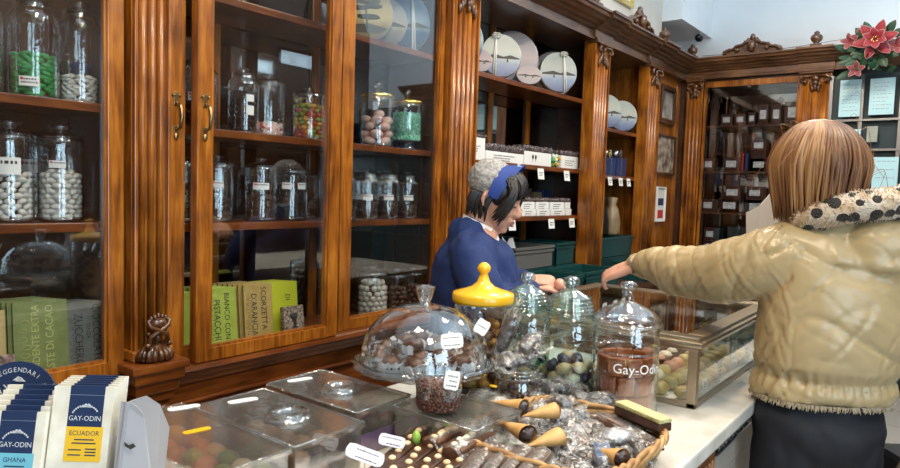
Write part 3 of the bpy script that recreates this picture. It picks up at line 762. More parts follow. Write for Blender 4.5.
# third door: gold-lidded jars (z 1.64)
z = 1.6405; GC = 'jars in the cabinet beside the fluted pilaster'
jar('cyl', (-2.2, 2.255, z), .078, .27, 'gold-lidded glass jar of pink shells', metal=m_gold, group=GC)
pieces('pink_shell', ['large pink sugared shell in the gold-lidded jar'], 'sweet', 'pink shells in the gold-lidded jar', (-2.2, 2.255, z), .073, .008, .15, (.034, .026, .019), [m_pinkc], 11, arc=(-170, 90))
jar('goblet', (-2.2, 2.465, z), .072, .27, 'gold-lidded footed glass jar of mint green crystals', metal=m_gold, group=GC)
fill_stuff('mint_crystals', 'mint green sugar crystals in the footed jar', 'sweets', (-2.2, 2.465, z), .068, .135, .045, m_mint, .011, n=420)
b = MB(); b.box(-2.34, 2.5, z, -2.24, 2.57, z+.11, .005); b.box(-2.34, 2.5, z+.112, -2.24, 2.57, z+.15, .004); tag(b.build('dark_box', m_navy), 'stack of dark blue boxes right of the mint jar', 'box')
z = 1.3055
rj = random.Random(5)
for k, (x, y) in enumerate(((-2.2, 2.06), (-2.2, 2.20), (-2.2, 2.34), (-2.2, 2.48), (-2.34, 2.12), (-2.34, 2.27), (-2.34, 2.42))):
    w = ['leftmost', 'second from the left', 'third from the left', 'rightmost'][k] + ' front' if k < 4 else ['leftmost', 'middle', 'rightmost'][k-4]+' back'
    jar('square', (x, y, z), .055, .23, w+' row clear jar on the shelf under the gold-lidded jars', group=GC, lab=[(.09, .045, .025, -40, 1)])
    fill_stuff('dark_sweets', 'dark sweets in the '+w+' row jar', 'sweets', (x, y, z), .05, .06+.02*(k % 3), .006, m_choc, .011)
z = .8605-.025
jar('cyl', (-2.19, 2.245, .882-.04), .072, .25, 'clear jar of white balls low in the cabinet, left of the cloche knob', group=GC)
pieces('white_ball', ['round white sweet in the low jar'], 'sweet', 'white balls in the low jar', (-2.19, 2.245, .842), .068, .006, .165, (.0145, .0145, .0145), [m_almond], 13, arc=(-170, 90), dens=1.05)
for k, (x, y) in enumerate(((-2.19, 2.41), (-2.19, 2.53), (-2.34, 2.36))):
    w = ['just right of the white balls', 'beside the pilaster foot', 'behind the white balls'][k]
    jar('cyl', (x, y, .842), .058, .22, 'jar of dark chocolates low in the cabinet, '+w, group=GC)
    pieces('dark_chocolate', ['dark round chocolate in the jar '+w], 'chocolate', 'chocolates in the jar '+w, (x, y, .842), .054, .006, .12, (.014, .014, .012), [m_milk], 20+k, arc=(-150, 40))
# ---------------------------------------------------------------- chocolate bars standing in the cabinets
def bar(name, y0, w, h, x, z, m, lean=.10, label=None, cat='chocolate bar', group=None, lines=(), tm=None, rz=0, size=.03, swirl=True, t=.012, up=False):
    """bar standing on the sill, leaning back, writing runs along the height"""
    o = thing(name, (x, y0, z), label, cat, group)
    b = MB(); b.box(0, 0, 0, t, w, h, .0015); b.build('wrapper', m, o, False)
    if lines:
        b = MB()
        for (s, u, v, sz) in lines:
            b.text(s, sz, TX((t+.0008, u*w, v*h), (0, 0, 1), (0, -1, 0)) if up else TX((t+.0008, (1-u)*w, v*h), (0, 0, -1), (0, 1, 0)), 0, .92)
        if swirl:
            rr = random.Random(len(lines[0][0]))
            for k in range(7):
                c0 = Vector((t+.0006, w*(.14+.1*rr.random()), h*(.12+.72*k/7)))
                b.tube([c0+Vector((0, .012*math.cos(q*.9+k), .010*math.sin(q*.9+k)*(1 - q/12))) for q in range(8)], .0007, 4)
        b.build('print', tm or m_ink, o, False)
    o.rotation_euler = (0, -lean, rz); return o
m_olive = pbr('olive_paper', (.17, .20, .05), .5, col2=(.22, .26, .08), scale=30)
m_oldgold = pbr('olive_gold_print', (.5, .5, .16), .5)
m_greyp = pbr('grey_print_paper', (.13, .14, .12), .5, col2=(.18, .19, .17), scale=30)
m_lime = pbr('lime_paper', (.36, .45, .05), .5, col2=(.42, .52, .08), scale=30)
m_ochre = pbr('ochre_paper', (.45, .30, .08), .5, col2=(.52, .37, .12), scale=30)
m_acid = pbr('yellow_green_paper', (.52, .55, .02), .5)
m_dolive = pbr('dark_olive_edge', (.05, .06, .02), .5)
m_sand = pbr('sand_paper', (.5, .36, .14), .5)
zs = .882; xb = -2.19
def row(n, y0, w, h, m, label, group, lines, tm=None, dy=-.008, dx=-.018, x=xb, swirl=True, rz=-.12, up=False):
    for k in range(n):
        bar('chocolate_bar', y0+dy*k, w, h, x+dx*k, zs-.039, m, .12, label+(', front of its row' if k == 0 else ', stacked behind the front one'), 'chocolate bar', group, lines if k == 0 else (), tm, rz, swirl=swirl, up=up)
row(7, .748, .145, .235, m_olive, 'olive green chocolate bar standing low in the left cabinet', 'olive bars in the left cabinet', [('FONDENTE EXTRA', .40, .47, .029), ('PASTE DI CACAO', .66, .47, .031)], m_oldgold, up=True)
row(6, .895, .118, .215, m_greyp, 'grey chocolate bar beside the olive ones', 'grey bars in the left cabinet', [('CIOCCOLATO', .28, .52, .032), ('SENZA', .48, .58, .018), ('ZUCCHERO', .72, .46, .034)], m_ink)
row(5, .60, .125, .22, m_sand, 'sand coloured chocolate bar at the left edge of the cabinet', 'sand bars in the left cabinet', [('LATTE', .5, .5, .03)], m_ink) if 0 else row(5, .60, .125, .22, m_sand, 'sand coloured chocolate bar at the left edge of the cabinet', 'sand bars in the left cabinet', ())
row(7, 1.385, .112, .215, m_lime, 'lime green chocolate bar behind the sliding door', 'lime bars behind the sliding door', [('BIANCO CON', .35, .5, .030), ('PISTACCHI', .70, .45, .034)], m_ink)
row(7, 1.54, .122, .215, m_ochre, 'ochre chocolate bar in the middle of the row', 'ochre bars behind the sliding door', [('SCORZETTA', .32, .55, .033), ('D\'ARANCIA', .66, .45, .034)], m_ink, dx=-.020, dy=-.009)
row(6, 1.672, .118, .212, m_acid, 'bright yellow-green chocolate bar at the right of the row', 'yellow-green bars behind the sliding door', [('DI', .4, .7, .03)], m_ink, swirl=False)
m_fleck = pbr('flecked_brown_print', (.05, .03, .02), .5, col2=(.5, .4, .3), scale=130)
pp = bar('patterned_box', 1.68, .10, .12, -2.135, .8425, m_fleck, .16, 'small brown patterned box in front of the yellow-green bars', 'box', lines=(), t=.02)
b = MB(); b.lathe([(.02, .02), (.018, .03), (.006, .04), (.006, .055), (.018, .075), (.02, .09), (0, .091)], 12, (.021, .05, 0), .1, 1); b.build('print', m_ink, pp, False)
row(3, 1.25, .10, .21, m_lime, 'lime green bar seen between the two door stiles', 'lime bars between the stiles', ())
fb = bar('photo_packet', .63, .10, .10, -2.14, .8425, pbr('photo_print', (.05, .04, .04), .3, col2=(.6, .4, .35), scale=60), .1, 'small packet with a dark photo print at the far left', 'packet', t=.02)
# ---------------------------------------------------------------- round tins with printed views
m_sea = bands('sea_view_print', [(0, (0.007, 0.024, 0.065)), (.36, (0.024, 0.081, 0.173)), (.44, (0.155, 0.229, 0.279)), (.62, (0.229, 0.312, 0.384)), (1, (0.044, 0.109, 0.229))], -.1, .1)
m_sun = bands('yellow_view_print', [(0, (0.086, 0.059, 0.020)), (.3, (0.229, 0.167, 0.054)), (.5, (0.445, 0.345, 0.143)), (.8, (0.358, 0.292, 0.132)), (1, (0.185, 0.173, 0.097))], -.1, .1)
m_gre = bands('grey_view_print', [(0, (0.075, 0.075, 0.075)), (.35, (0.179, 0.167, 0.138)), (.5, (0.358, 0.318, 0.229)), (.8, (0.279, 0.279, 0.267)), (1, (0.185, 0.204, 0.216))], -.1, .1)
m_pal = bands('pale_view_print', [(0, (0.075, 0.097, 0.204)), (.3, (0.185, 0.229, 0.331)), (.45, (0.312, 0.358, 0.384)), (.7, (0.384, 0.398, 0.345)), (1, (0.312, 0.345, 0.312))], -.1, .1)
m_pnk = bands('pink_view_print', [(0, (0.155, 0.155, 0.191)), (.35, (0.279, 0.241, 0.254)), (.6, (0.358, 0.279, 0.279)), (1, (0.229, 0.204, 0.229))], -.1, .1)
m_org = bands('orange_view_print', [(0, (0.155, 0.126, 0.097)), (.4, (0.312, 0.204, 0.097)), (.6, (0.345, 0.229, 0.120)), (1, (0.155, 0.155, 0.179))], -.1, .1)
m_tin = pbr('tin_side', (.35, .36, .38), .35, .5)
m_rib = pbr('white_ribbon', (.7, .7, .66), .4)
m_sil = pbr('print_silhouette', (.05, .045, .03), .6)
def tin(loc, ry, rz_, t, label, m, face, group, pine=0, boats=0, ribbon=0, tilt=.12):
    """elliptic tin standing on its edge; local y is the outward face"""
    o = thing('view_tin', (loc[0], loc[1], loc[2]), label, 'tin', group)
    b = MB(); pts = [(ry*math.cos(2*PI*i/40), rz_*math.sin(2*PI*i/40)) for i in range(40)]
    b.prism([(p[0]*.985, p[1]*.985) for p in pts], 'y', 0, t*.5, True); b.prism(pts, 'y', t*.45, t, True)
    b.build('drum', m_tin, o, False)
    b = MB(); b.prism([(p[0]*.97, p[1]*.97) for p in pts], 'y', t, t+.002); pr = b.build('printed_lid', m, o, False)
    b = MB(); y = t+.0025
    if pine:
        b.tube([(-ry*.05, y, -rz_*.55), (-ry*.0, y, 0), (ry*.04, y, rz_*.4)], .004, 5)
        for cx, cz, w in ((.05, .48, .6), (-.25, .3, .35), (.3, .22, .4), (-.1, -.1, .45)): b.ell((cx*ry, y, cz*rz_), (w*ry, .002, .10*rz_), 12, 6, nz=.3)
        b.prism([(-ry*.8, -rz_*.5), (-ry*.1, -rz_*.35), (ry*.7, -rz_*.45), (ry*.4, -rz_*.7), (-ry*.5, -rz_*.7)], 'y', t+.002, t+.0035)
    if boats:
        b.prism([(-ry*.9, -rz_*.1), (-ry*.45, rz_*.03), (-ry*.1, -rz_*.06), (ry*.3, rz_*.04), (ry*.9, -rz_*.08), (ry*.9, -rz_*.15), (-ry*.9, -rz_*.15)], 'y', t+.002, t+.003)
        for cx in (-.35, .2): b.prism([(cx*ry, -rz_*.3), (cx*ry+.012, -rz_*.3), (cx*ry+.006, -rz_*.05)], 'y', t+.002, t+.0035)
    if pine or boats: b.build('print', m_sil, pr, False)
    if ribbon:
        b = MB(); s = ribbon
        b.tube([(ry*.3*s, y+.004, -rz_), (ry*.28*s, y+.006, 0), (ry*.26*s, y+.004, rz_)], .005, 6)
        b.tube([(ry*.4*s, y+.004, -rz_*.95), (ry*.36*s, y+.006, 0), (ry*.26*s, y+.004, rz_)], .004, 6)
        for k in range(6): a = k*1.05; b.ring((ry*.26*s+.015*math.cos(a), y+.01, rz_*.88+.012*math.sin(a)), .012, .003, 10, 4)
        b.build('ribbon', m_rib, o, False)
    # face direction (world), then lean back
    f = Vector(face).normalized(); yv = Vector((f.x, f.y, tilt)).normalized(); xv = yv.cross(Vector((0, 0, 1))).normalized(); zv = xv.cross(yv)
    mt = Matrix((xv, yv, zv)).transposed().to_4x4(); o.rotation_euler = mt.to_euler()
    return o
GT = 'round printed tins on the top shelves'
zt = 2.112
F = (.75, -.66, 0)
tin((-2.27, 2.235, zt+.125), .125, .125, .05, 'round tin with a golden view of umbrella pines, first of the three', m_sun, F, GT, pine=1)
tin((-2.30, 2.375, zt+.122), .12, .122, .05, 'round tin with a pale grey coast view, behind the golden one', m_gre, F, GT, boats=1)
tin((-2.29, 2.52, zt+.15), .13, .15, .05, 'large round tin with a deep blue bay view', m_sea, F, GT, boats=1, ribbon=-1)
z4 = 2.097
tin((-2.24, 2.92, z4+.15), .12, .15, .05, 'tall blue-grey tin half hidden by the pilaster', m_sea, F, GT)
tin((-2.17, 3.02, z4+.062), .06, .062, .03, 'small pale oval tin beside the pilaster', m_pnk, F, GT, boats=1)
tin((-2.2, 3.245, z4+.125), .12, .125, .05, 'pale oval tin tied with a white ribbon, left on the top shelf', m_pal, F, GT, boats=1, ribbon=1)
tin((-2.30, 3.53, z4+.17), .16, .17, .05, 'large pinkish oval tin leaning behind the ribboned one', m_pnk, F, GT)
tin((-2.16, 3.50, z4+.058), .08, .058, .03, 'small flat oval tin in front of the pinkish one', m_pnk, F, GT, boats=1)
tin((-2.18, 3.88, z4+.13), .125, .13, .05, 'pale round tin with a coast view and ribbon, right on the top shelf', m_pal, F, GT, boats=1, ribbon=-1)
tin((-2.32, 4.06, z4+.155), .15, .155, .05, 'large orange tin behind the right-hand round one', m_org, F, GT)
z5 = 1.947
tin((-2.2, 4.68, z5+.125), .12, .125, .04, 'pale tin with a view, left in the narrow bay', m_pal, F, GT, boats=1)
tin((-2.2, 4.97, z5+.12), .12, .12, .04, 'pale tin with a view, right in the narrow bay', m_pal, F, GT, boats=1)
b = MB(); b.box(-2.4, 4.5, z5, -2.33, 4.9, z5+.25, .004); tag(b.build('white_box', m_white), 'pale box standing behind the tins of the narrow bay', 'box')
# ---------------------------------------------------------------- white boxes of chocolates, price tags
m_wrapd = pbr('dark_wrapped_sweets', (.03, .02, .02), .25, col2=(.12, .09, .09), scale=60, bmp=.6)
def choc_box(y0, w, h, x, z, label, group, dots=0, mark=0, top=True, depth=.12, m=None, mound=.03):
    o = thing('chocolate_box', (x, y0+w/2, z), label, 'box', group)
    b = MB(); b.box(x-depth, y0, z, x, y0+w, z+h, .002); b.build('carton', m or m_white, o)
    if dots or mark:
        b = MB()
        if dots:
            for k in range(2): b.ell((x+.001, y0+w*.3+k*.035, z+h*.62), (.001, .012, .014), 10, 6); b.box(x, y0+w*.3+k*.035-.0015, z+h*.3, x+.001, y0+w*.3+k*.035+.0015, z+h*.6)
        if mark: scribble(b, y0+w*.2, z+h*.6, w*.55, x+.0005, 3, .006, .014)
        b.build('print', m_ink if dots else m_grayp, o)
    if top:
        b = MB(); rr = random.Random(int(y0*100))
        for k in range(int(w/.03)+1):
            for j in range(3): b.ell((x-.02-.035*j, y0+.02+k*.03, z+h+mound*.3), (.02, .018, mound*.5+.004*rr.random()), 7, 5, nz=.3)
        b.build('wrapped_sweets', m_wrapd, o)
    return o
z = 1.6215; GW = 'white boxes on the middle shelf of the open bay'
choc_box(2.90, .18, .125, -2.16, z, 'tall white box beside the pilaster on the middle shelf', GW, mark=1)
choc_box(3.09, .40, .06, -2.16, z, 'long low white box with dark wrapped sweets on top', GW, mark=1, mound=.06)
choc_box(3.50, .33, .085, -2.16, z, 'white box printed with two dark round marks', GW, dots=1, mound=.05)
o = MB(); rr = random.Random(3)
for k in range(40): o.m = rr.randrange(3); o.ell((-2.19+rr.uniform(-.02, .03), 3.90+rr.uniform(-.05, .05), z+.012+rr.random()*.075), .014, 6, 5)
tag(o.build('sweet_bag', [m_jely, m_green, m_almond]), 'clear bag of green, yellow and white sweets between two white boxes', 'bag')
choc_box(3.97, .24, .085, -2.16, z, 'white box at the right end of the middle shelf', GW, mark=1, mound=.05)
z = 1.3065; GX = 'small white boxes on the lower shelf of the open bay'
for k, (y, w) in enumerate(((3.50, .17), (3.68, .17), (3.86, .2), (4.07, .08))):
    for j in range(2):
        choc_box(y, w-.01, .043, -2.16-.01*j, z+.045*j, ['first', 'second', 'third', 'last'][k]+' small white box from the left, '+['bottom', 'top'][j]+' of its pair', GX, mark=1 if w > .1 else 0, top=j == 1, mound=.035)
for k, y in enumerate((3.0, 3.22)):
    choc_box(y, .2, .07, -2.2, z, 'grey-topped box behind the assistant\'s head, '+['left', 'right'][k], GX, top=True, m=m_grayp, mound=.04)
def ptag(y, z, group, label, w=.055, h=.055, x=-2.128, rz=0):
    b = MB(); b.box(0, -w/2, -h, .002, w/2, 0, 0); b.m = 1; scribble(b, -w*.3, -h*.5, w*.6, .0022, 2, .007, .014)
    o = b.build('price_tag', [m_white, m_ink]); o.location = (x, y, z); o.rotation_euler = (0, R(-8), rz); tag(o, label, 'price tag', group); return o
G1 = 'price tags along the shelf edges'
for k, y in enumerate((2.98, 3.37, 3.64, 3.98)): ptag(y, 1.612, G1, ['leftmost', 'second', 'third', 'rightmost'][k]+' price tag under the middle shelf of the open bay', .075, .075)
for k, y in enumerate((3.33, 3.80, 4.08)): ptag(y, 1.295, G1, ['left', 'centre', 'right'][k]+' price tag under the lower shelf of the open bay', .075, .07)
for k, y in enumerate((4.50, 4.66, 4.85, 5.00)): ptag(y, 1.595, G1, ['leftmost', 'second', 'third', 'rightmost'][k]+' price tag under the navy boxes', .07, .07)
rr = random.Random(9)
for k in range(9):
    y = 3.02+.13*k; h = .10+.03*rr.random(); b = MB(); b.box(-2.42, y, 1.3065, -2.34, y+.11, 1.3065+h+.05, .004)
    tag(b.build('dark_packet', [m_wrapd, pbr('olive_packet', (.12, .12, .07), .5), m_navy][k % 3]), 'upright '+['dark', 'olive', 'navy'][k % 3]+' packet in the back row behind the small white boxes', 'packet', ['dark', 'olive', 'navy'][k % 3]+' packets in the back row of the open bay')
# navy gift boxes in the narrow bay
GN = 'navy gift boxes in the narrow bay'
for k, (y, z, h) in enumerate(((4.46, 1.602, .07), (4.64, 1.602, .13), (4.83, 1.602, .14))):
    o = thing('gift_box', (-2.2, y+.08, z), ['low navy gift box at the left', 'navy gift box in the middle', 'navy gift box at the right'][k]+' of the narrow bay', 'gift box', GN)
    b = MB(); b.box(-2.3, y, z, -2.15, y+.17, z+h, .003); b.build('carton', m_navy, o)
    b = MB(); b.box(-2.302, y+.08, z, -2.148, y+.09, z+h+.002); b.box(-2.23, y-.001, z, -2.22, y+.171, z+h+.002); b.build('ribbon', m_steel, o)
    if k:
        b = MB(); b.ell((-2.2, y+.08, z+h+.03), (.04, .05, .035), 10, 8, nz=.2); b.m = 1; b.prism([(y+.08+.03*math.cos(t*PI/8), z+h+.035+.03*math.sin(t*PI/8)) for t in range(16)], 'x', -2.162, -2.158); b.build('rosette', [m_steel, m_gold if k == 1 else m_steel], o)
b = MB()
for k in range(5): b.box(-2.28, 4.45, 1.674+.025*k, -2.16, 4.56, 1.697+.025*k, .002)
tag(b.build('white_packet', m_white), 'stack of small white packets on the low navy box', 'packets')
m_amber = pbr('bottle_dark', (.02, .03, .025), .1, coat=.5)
m_tawny = pbr('tawny_cellophane', (.18, .13, .07), .3, col2=(.32, .24, .14), scale=12)
for k, (y, m) in enumerate(((4.50, m_tawny), (4.72, m_black), (4.93, m_tawny))):
    b = MB(); b.lathe([(.06, 0), (.07, .02), (.07, .12), (.05, .2), (.03, .24), (.045, .29), (0, .3)], 16, wave=lambda a, r, z: 1+.05*math.sin(5*a+z*30))
    o = b.build('gift_bag', m); o.location = (-2.22, y, 1.142); tag(o, ['tawny cellophane gift bag at the left above the crates', 'dark gift bag between two tawny ones', 'tawny cellophane gift bag at the right above the crates'][k], 'gift bag', 'gift bags in the narrow bay')
# ---------------------------------------------------------------- plastic crates
def crate(x0, x1, y0, y1, z, h, m, label, group='stacking crates on the low back counter'):
    o = thing('plastic_crate', ((x0+x1)/2, (y0+y1)/2, z), label, 'crate', group)
    b = MB(); t = .008
    b.box(x0+.012, y0+.012, z, x1-.012, y1-.012, z+t); b.box(x0+.01, y0+.01, z, x0+.01+t, y1-.01, z+h-.01); b.box(x1-.01-t, y0+.01, z, x1-.01, y1-.01, z+h-.01)
    b.box(x0+.01, y0+.01, z, x1-.01, y0+.01+t, z+h-.01); b.box(x0+.01, y1-.01-t, z, x1-.01, y1-.01, z+h-.01)
    b.build('tub', m, o)
    b = MB()
    for zz, e in ((z+h-.02, 0), (z+h-.045, .004)):
        b.box(x0+e, y0+e, zz, x1-e, y0+.014, zz+.016, .002); b.box(x0+e, y1-.014, zz, x1-e, y1-e, zz+.016, .002); b.box(x0+e, y0+.014, zz, x0+.014, y1-.014, zz+.016); b.box(x1-.014, y0+.014, zz, x1-e, y1-.014, zz+.016)
    b.build('rim', m, o); return o
crate(-2.42, -2.12, 3.38, 3.86, .84, .14, m_teal, 'dark teal crate under the grey one')
crate(-2.42, -2.12, 3.38, 3.86, .981, .14, m_grayp, 'grey crate with white paper sticking out')
b = MB(); b.surf(lambda u, v: (-2.2+.03*math.sin(6*u)-.05*v, 3.42+.14*u, 1.02+.16*v*(1-.5*abs(math.sin(3.3*u)))), 8, 4); tag(b.build('crumpled_paper', m_paper), 'white crumpled paper in the grey crate', 'paper')
crate(-2.42, -2.12, 3.88, 4.16, .84, .14, m_teal, 'dark teal crate beside the pilaster, lower of its pair')
crate(-2.42, -2.12, 3.88, 4.16, .981, .15, m_teal, 'dark teal crate beside the pilaster, upper of its pair')
crate(-1.99, -1.72, 3.06, 3.50, .8625, .135, m_teal, 'front teal crate nearest the shop assistant')
crate(-1.99, -1.72, 3.52, 3.98, .8625, .14, m_teal, 'front teal crate left of the fluted pilaster foot')
crate(-2.42, -2.10, 4.46, 5.10, .84, .15, m_teal, 'wide teal crate in the narrow bay, lower of its pair')
crate(-2.42, -2.10, 4.46, 5.10, .991, .15, m_teal, 'wide teal crate in the narrow bay, upper of its pair')
crate(-2.0, -1.72, 4.45, 4.95, .8625, .13, m_teal, 'front teal crate below the navy boxes')
# ---------------------------------------------------------------- gift boxes in the back cabinet
m_maroon = pbr('maroon_card', (.035, .012, .010), .35); m_windowp = pbr('silver_window', (.5, .52, .56), .2, .3, col2=(.75, .78, .82), scale=30)
lst = [(720, 733, 112, 124), (734, 746, 112, 124), (747, 756, 111, 124), (757, 769, 104, 124), (770, 782, 104, 124), (783, 804, 101, 124),
       (750, 767, 139, 152), (722, 740, 156, 170), (749, 768, 157, 170), (702, 715, 157, 170), (771, 790, 157, 170), (722, 742, 186, 199), (718, 740, 200, 213.5), (700, 715, 201, 213.5), (745, 764, 200, 213.5), (745, 764, 187, 199),
       (703, 716, 228, 240), (766, 786, 200, 213.5), (771, 790, 139, 152)]
for k, (a, c_, t_, u_) in enumerate(lst):
    p0 = onY(a, u_, 6.11); p1 = onY(c_, t_, 6.11)
    zb = min((s for s in shz+[.92] if s <= p0.z+.035), key=lambda s: abs(s-p0.z)) if abs(min(shz, key=lambda s: abs(s-p0.z))-p0.z) < .035 else p0.z
    h = max(.06, p1.z-p0.z); x0, x1 = p0.x, p1.x
    if zb == p0.z and not any(abs(zb-s) < .04 for s in shz): pass
    o = thing('gift_box', ((x0+x1)/2, 6.17, zb), 'small maroon gift box with a silver window, '+['top', 'second', 'third', 'lowest'][0 if t_ < 125 else 1 if t_ < 160 else 2 if t_ < 216 else 3]+' level of the back cabinet', 'gift box', 'maroon gift boxes in the back cabinet, '+['top', 'second', 'third', 'lowest'][0 if t_ < 125 else 1 if t_ < 160 else 2 if t_ < 216 else 3]+' level')
    b = MB(); b.box(x0+.004, 6.11, zb+.0005, x1-.004, 6.23, zb+h, .003); b.build('carton', m_maroon, o)
    b = MB(); w = x1-x0; b.box(x0+w*.22, 6.107, zb+h*.28, x1-w*.2, 6.11, zb+h*.74); b.build('window', m_windowp, o)
    if not any(abs(zb-s) < .003 for s in shz+[.92]) :
        b = MB(); b.box(x0+.004, 6.11, max([s for s in shz+[.85] if s < zb]) + .0005, x1-.004, 6.22, zb-.001, .002); tag(b.build('gift_box', m_maroon), 'plain maroon box under a windowed one in the back cabinet', 'gift box', 'plain maroon boxes in the back cabinet')
o = MB(); p = P6(757, 45)
for i, (px, py) in enumerate(((744, 150), (747, 145), (741, 153))):
    q = onY(px, py, 6.16); b = MB(); b.box(q.x-.02, 6.15, shz[1]+.0005, q.x+.02, 6.19, shz[1]+.16, .002)
    tag(b.build('slim_box', [m_redink, m_navy, m_maroon][i]), ['red', 'navy', 'maroon'][i]+' slim box standing on the second shelf of the back cabinet', 'box')
for k in range(4):
    b = MB(); b.lathe([(.014, 0), (.003, .006), (.003, .03), (.016, .045), (.018, .08), (.015, .085)], 12); o = b.build('liqueur_glass', m_glass)
    q = onY(761+6*k, 192, 6.15); o.location = (q.x, 6.08, shz[2]+.0005+.0); tag(o, 'small stemmed glass in the back cabinet', 'glass', 'stemmed glasses in the back cabinet')
q = onY(704, 245, 6.02); b = MB(); rr = random.Random(4)
b.ell((q.x+.05, 5.90, .92), (.10, .08, .12), 14, 10, nz=.5); tag(b.build('plastic_bag', pbr('white_blue_plastic', (.5, .55, .62), .3, col2=(.12, .2, .4), scale=14)), 'white and blue plastic bag at the foot of the back cabinet', 'bag')
# ---------------------------------------------------------------- notice rack and letters on the right
YN = 6.02
rk = thing('notice_rack', (-.1, YN+.05, 0), 'dark steel shelving frame hung with pale notices beyond the customer', 'shelving')
b = MB()
b.box(-.93, YN+.02, .1, 2.18, YN+.06, 2.44)  # right end of the rack lengthened out of view to darken pane reflections
bd = b.build('back_board', pbr('teal_board', (.012, .032, .04), .5, col2=(.018, .042, .05), scale=4), rk)
b = MB()
for x in (-.915, -.705, -.45, -.2, .1, .5, .9, 1.3, 1.7, 2.1): b.box(x-.012, YN-.02, .0, x+.012, YN+.02, 2.44)
b.build('upright', m_steel, rk)
for py in (120, 150, 195, 240, 275):
    z_ = onY(870, py, YN).z; b = MB(); b.box(-.93, YN-.03, z_-.008, 2.18, YN+.02, z_+.008); b.build('shelf', m_steel, rk)
b = MB()
for k in range(9): b.box(-.93, YN+.0, .15+.095*k, 2.18, YN+.018, .15+.095*k+.085, .004)
b.build('louvre_board', pbr('teal_slat', (.02, .065, .08), .5), rk)
m_notice = pbr('blue_lit_notice', (.46, .76, .86), .35, col2=(.55, .84, .93), scale=3)  # cold blue daylight on the sheets is put into their colour
def notice(px0, py0, px1, py1, label, m=None, lines=8, frm=True):
    p0 = onY(px0, py1, YN-.04); p1 = onY(px1, py0, YN-.04)
    o = thing('notice', ((p0.x+p1.x)/2, YN-.045, p0.z), label, 'notice', 'pale notices on the steel rack')
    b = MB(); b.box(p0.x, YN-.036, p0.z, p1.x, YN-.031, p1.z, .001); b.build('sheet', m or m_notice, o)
    b = MB(); w = p1.x-p0.x; h = p1.z-p0.z; rr = random.Random(int(px0))
    for k in range(lines):
        x = p0.x+w*.15
        while x < p1.x-w*(.15+.2*rr.random()):
            q = rr.uniform(.01, .03); b.box(x, YN-.0368, p1.z-h*(.14+.8*k/lines), min(x+q, p1.x-w*.12), YN-.036, p1.z-h*(.14+.8*k/lines)+.004); x += q+.008
    b.build('print', m_steel, o)
notice(838, 79, 862, 117, 'tall blue-lit notice at the upper left of the rack')
notice(868, 77, 896, 115, 'blue-lit notice at the upper right of the rack')
notice(866, 126, 878, 142, 'small grey card with a dark emblem on the rack', m=pbr('grey_card', (.35, .38, .33), .5), lines=3)
notice(871, 157, 899, 188, 'wide blue-lit notice at mid height on the rack', lines=3)
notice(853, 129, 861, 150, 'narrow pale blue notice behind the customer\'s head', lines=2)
notice(902, 77, 925, 112, 'blue-lit notice at the right edge of the rack')
# ---------------------------------------------------------------- poinsettia garland on the cornice
po_ = thing('poinsettia_garland', (-.70, 5.80, 2.50), 'glittered red poinsettia with green leaves fixed on the cornice', 'flower decoration')
def petal(mb, c, d, L, w, cup=.3, edge=None):
    d = Vector(d).normalized(); n = Vector((0, -1, .1)); s = d.cross(n).normalized(); n = s.cross(d).normalized()
    if n.y > 0: n = -n
    def f(u, v, k=1.0, off=0): t = u; ww = w*k*math.sin(PI*min(1, t*.92+.08))**.8; return Vector(c)+d*(L*t)+s*(ww*(v-.5)*2)+n*(L*cup*math.sin(PI*t*.7)-.25*ww*abs(v-.5)*2+off)
    if edge is not None:
        e = edge; pts = [f(i/10, 0, 1, .002) for i in range(11)]+[f(i/10, 1, 1, .002) for i in range(10, -1, -1)]
        e.tube(pts, .0022, 4)
    mb.surf(lambda u, v: f(u, v), 6, 4)
m_petal = pbr('red_velvet_petal', (.26, .008, .018), .6, sheen=.2); m_glit = pbr('pink_glitter', (.5, .26, .26), .4); m_leaf = pbr('dark_green_leaf', (.012, .05, .02), .5)
pe = MB(); ed = MB(); c0 = onY(876, 41, 5.80)
for ring_, (n_, L, w, cup) in enumerate(((6, .15, .036, .15), (6, .10, .028, .35))):
    for k in range(n_):
        a = 2*PI*k/n_+.5*ring_+.2; petal(pe, c0+Vector((0, -.02-.03*ring_, 0)), (math.cos(a), -.15-.3*ring_, math.sin(a)), L, w, cup, ed)
pe.build('petals', m_petal, po_); ed.build('glitter_edging', m_glit, po_)
pe = MB()
for k in range(22):
    a = rj.uniform(0, 2*PI); q = rj.uniform(.06, .16); c1 = c0+Vector((q*math.cos(a)*1.3, .0, .6*q*math.sin(a)-.05)); petal(pe, c1, (math.cos(a), -.1, .45*math.sin(a)), rj.uniform(.08, .13), .03, .1)
for k in range(14):
    c1 = onY(rj.uniform(850, 900), rj.uniform(50, 72), 5.82); petal(pe, c1, (rj.uniform(-1, 1), -.3, rj.uniform(-1, .3)), .12, .025, .1)
pe.build('leaves', m_leaf, po_)
m_dp = pbr('dusty_red_petal', (.22, .04, .045), .6)
for (px, py) in ((856, 70), (850, 42), (896, 46), (860, 38)):
    c1 = onY(px, py, 5.80); pe = MB(); ed = MB()
    for k in range(5):
        a = 2*PI*k/5+px; petal(pe, c1, (math.cos(a), -.3, math.sin(a)), .07, .018, .2, ed)
    sf = pe.build('small_flower', m_dp, po_); ed.build('glitter_edging', m_glit, sf)
pe = MB()
for k in range(9): a = k*.7; pe.ell(c0+Vector((.02*math.cos(a), -.07, .02*math.sin(a))), .010, 6, 5)
pe.build('berries', m_gold, po_)
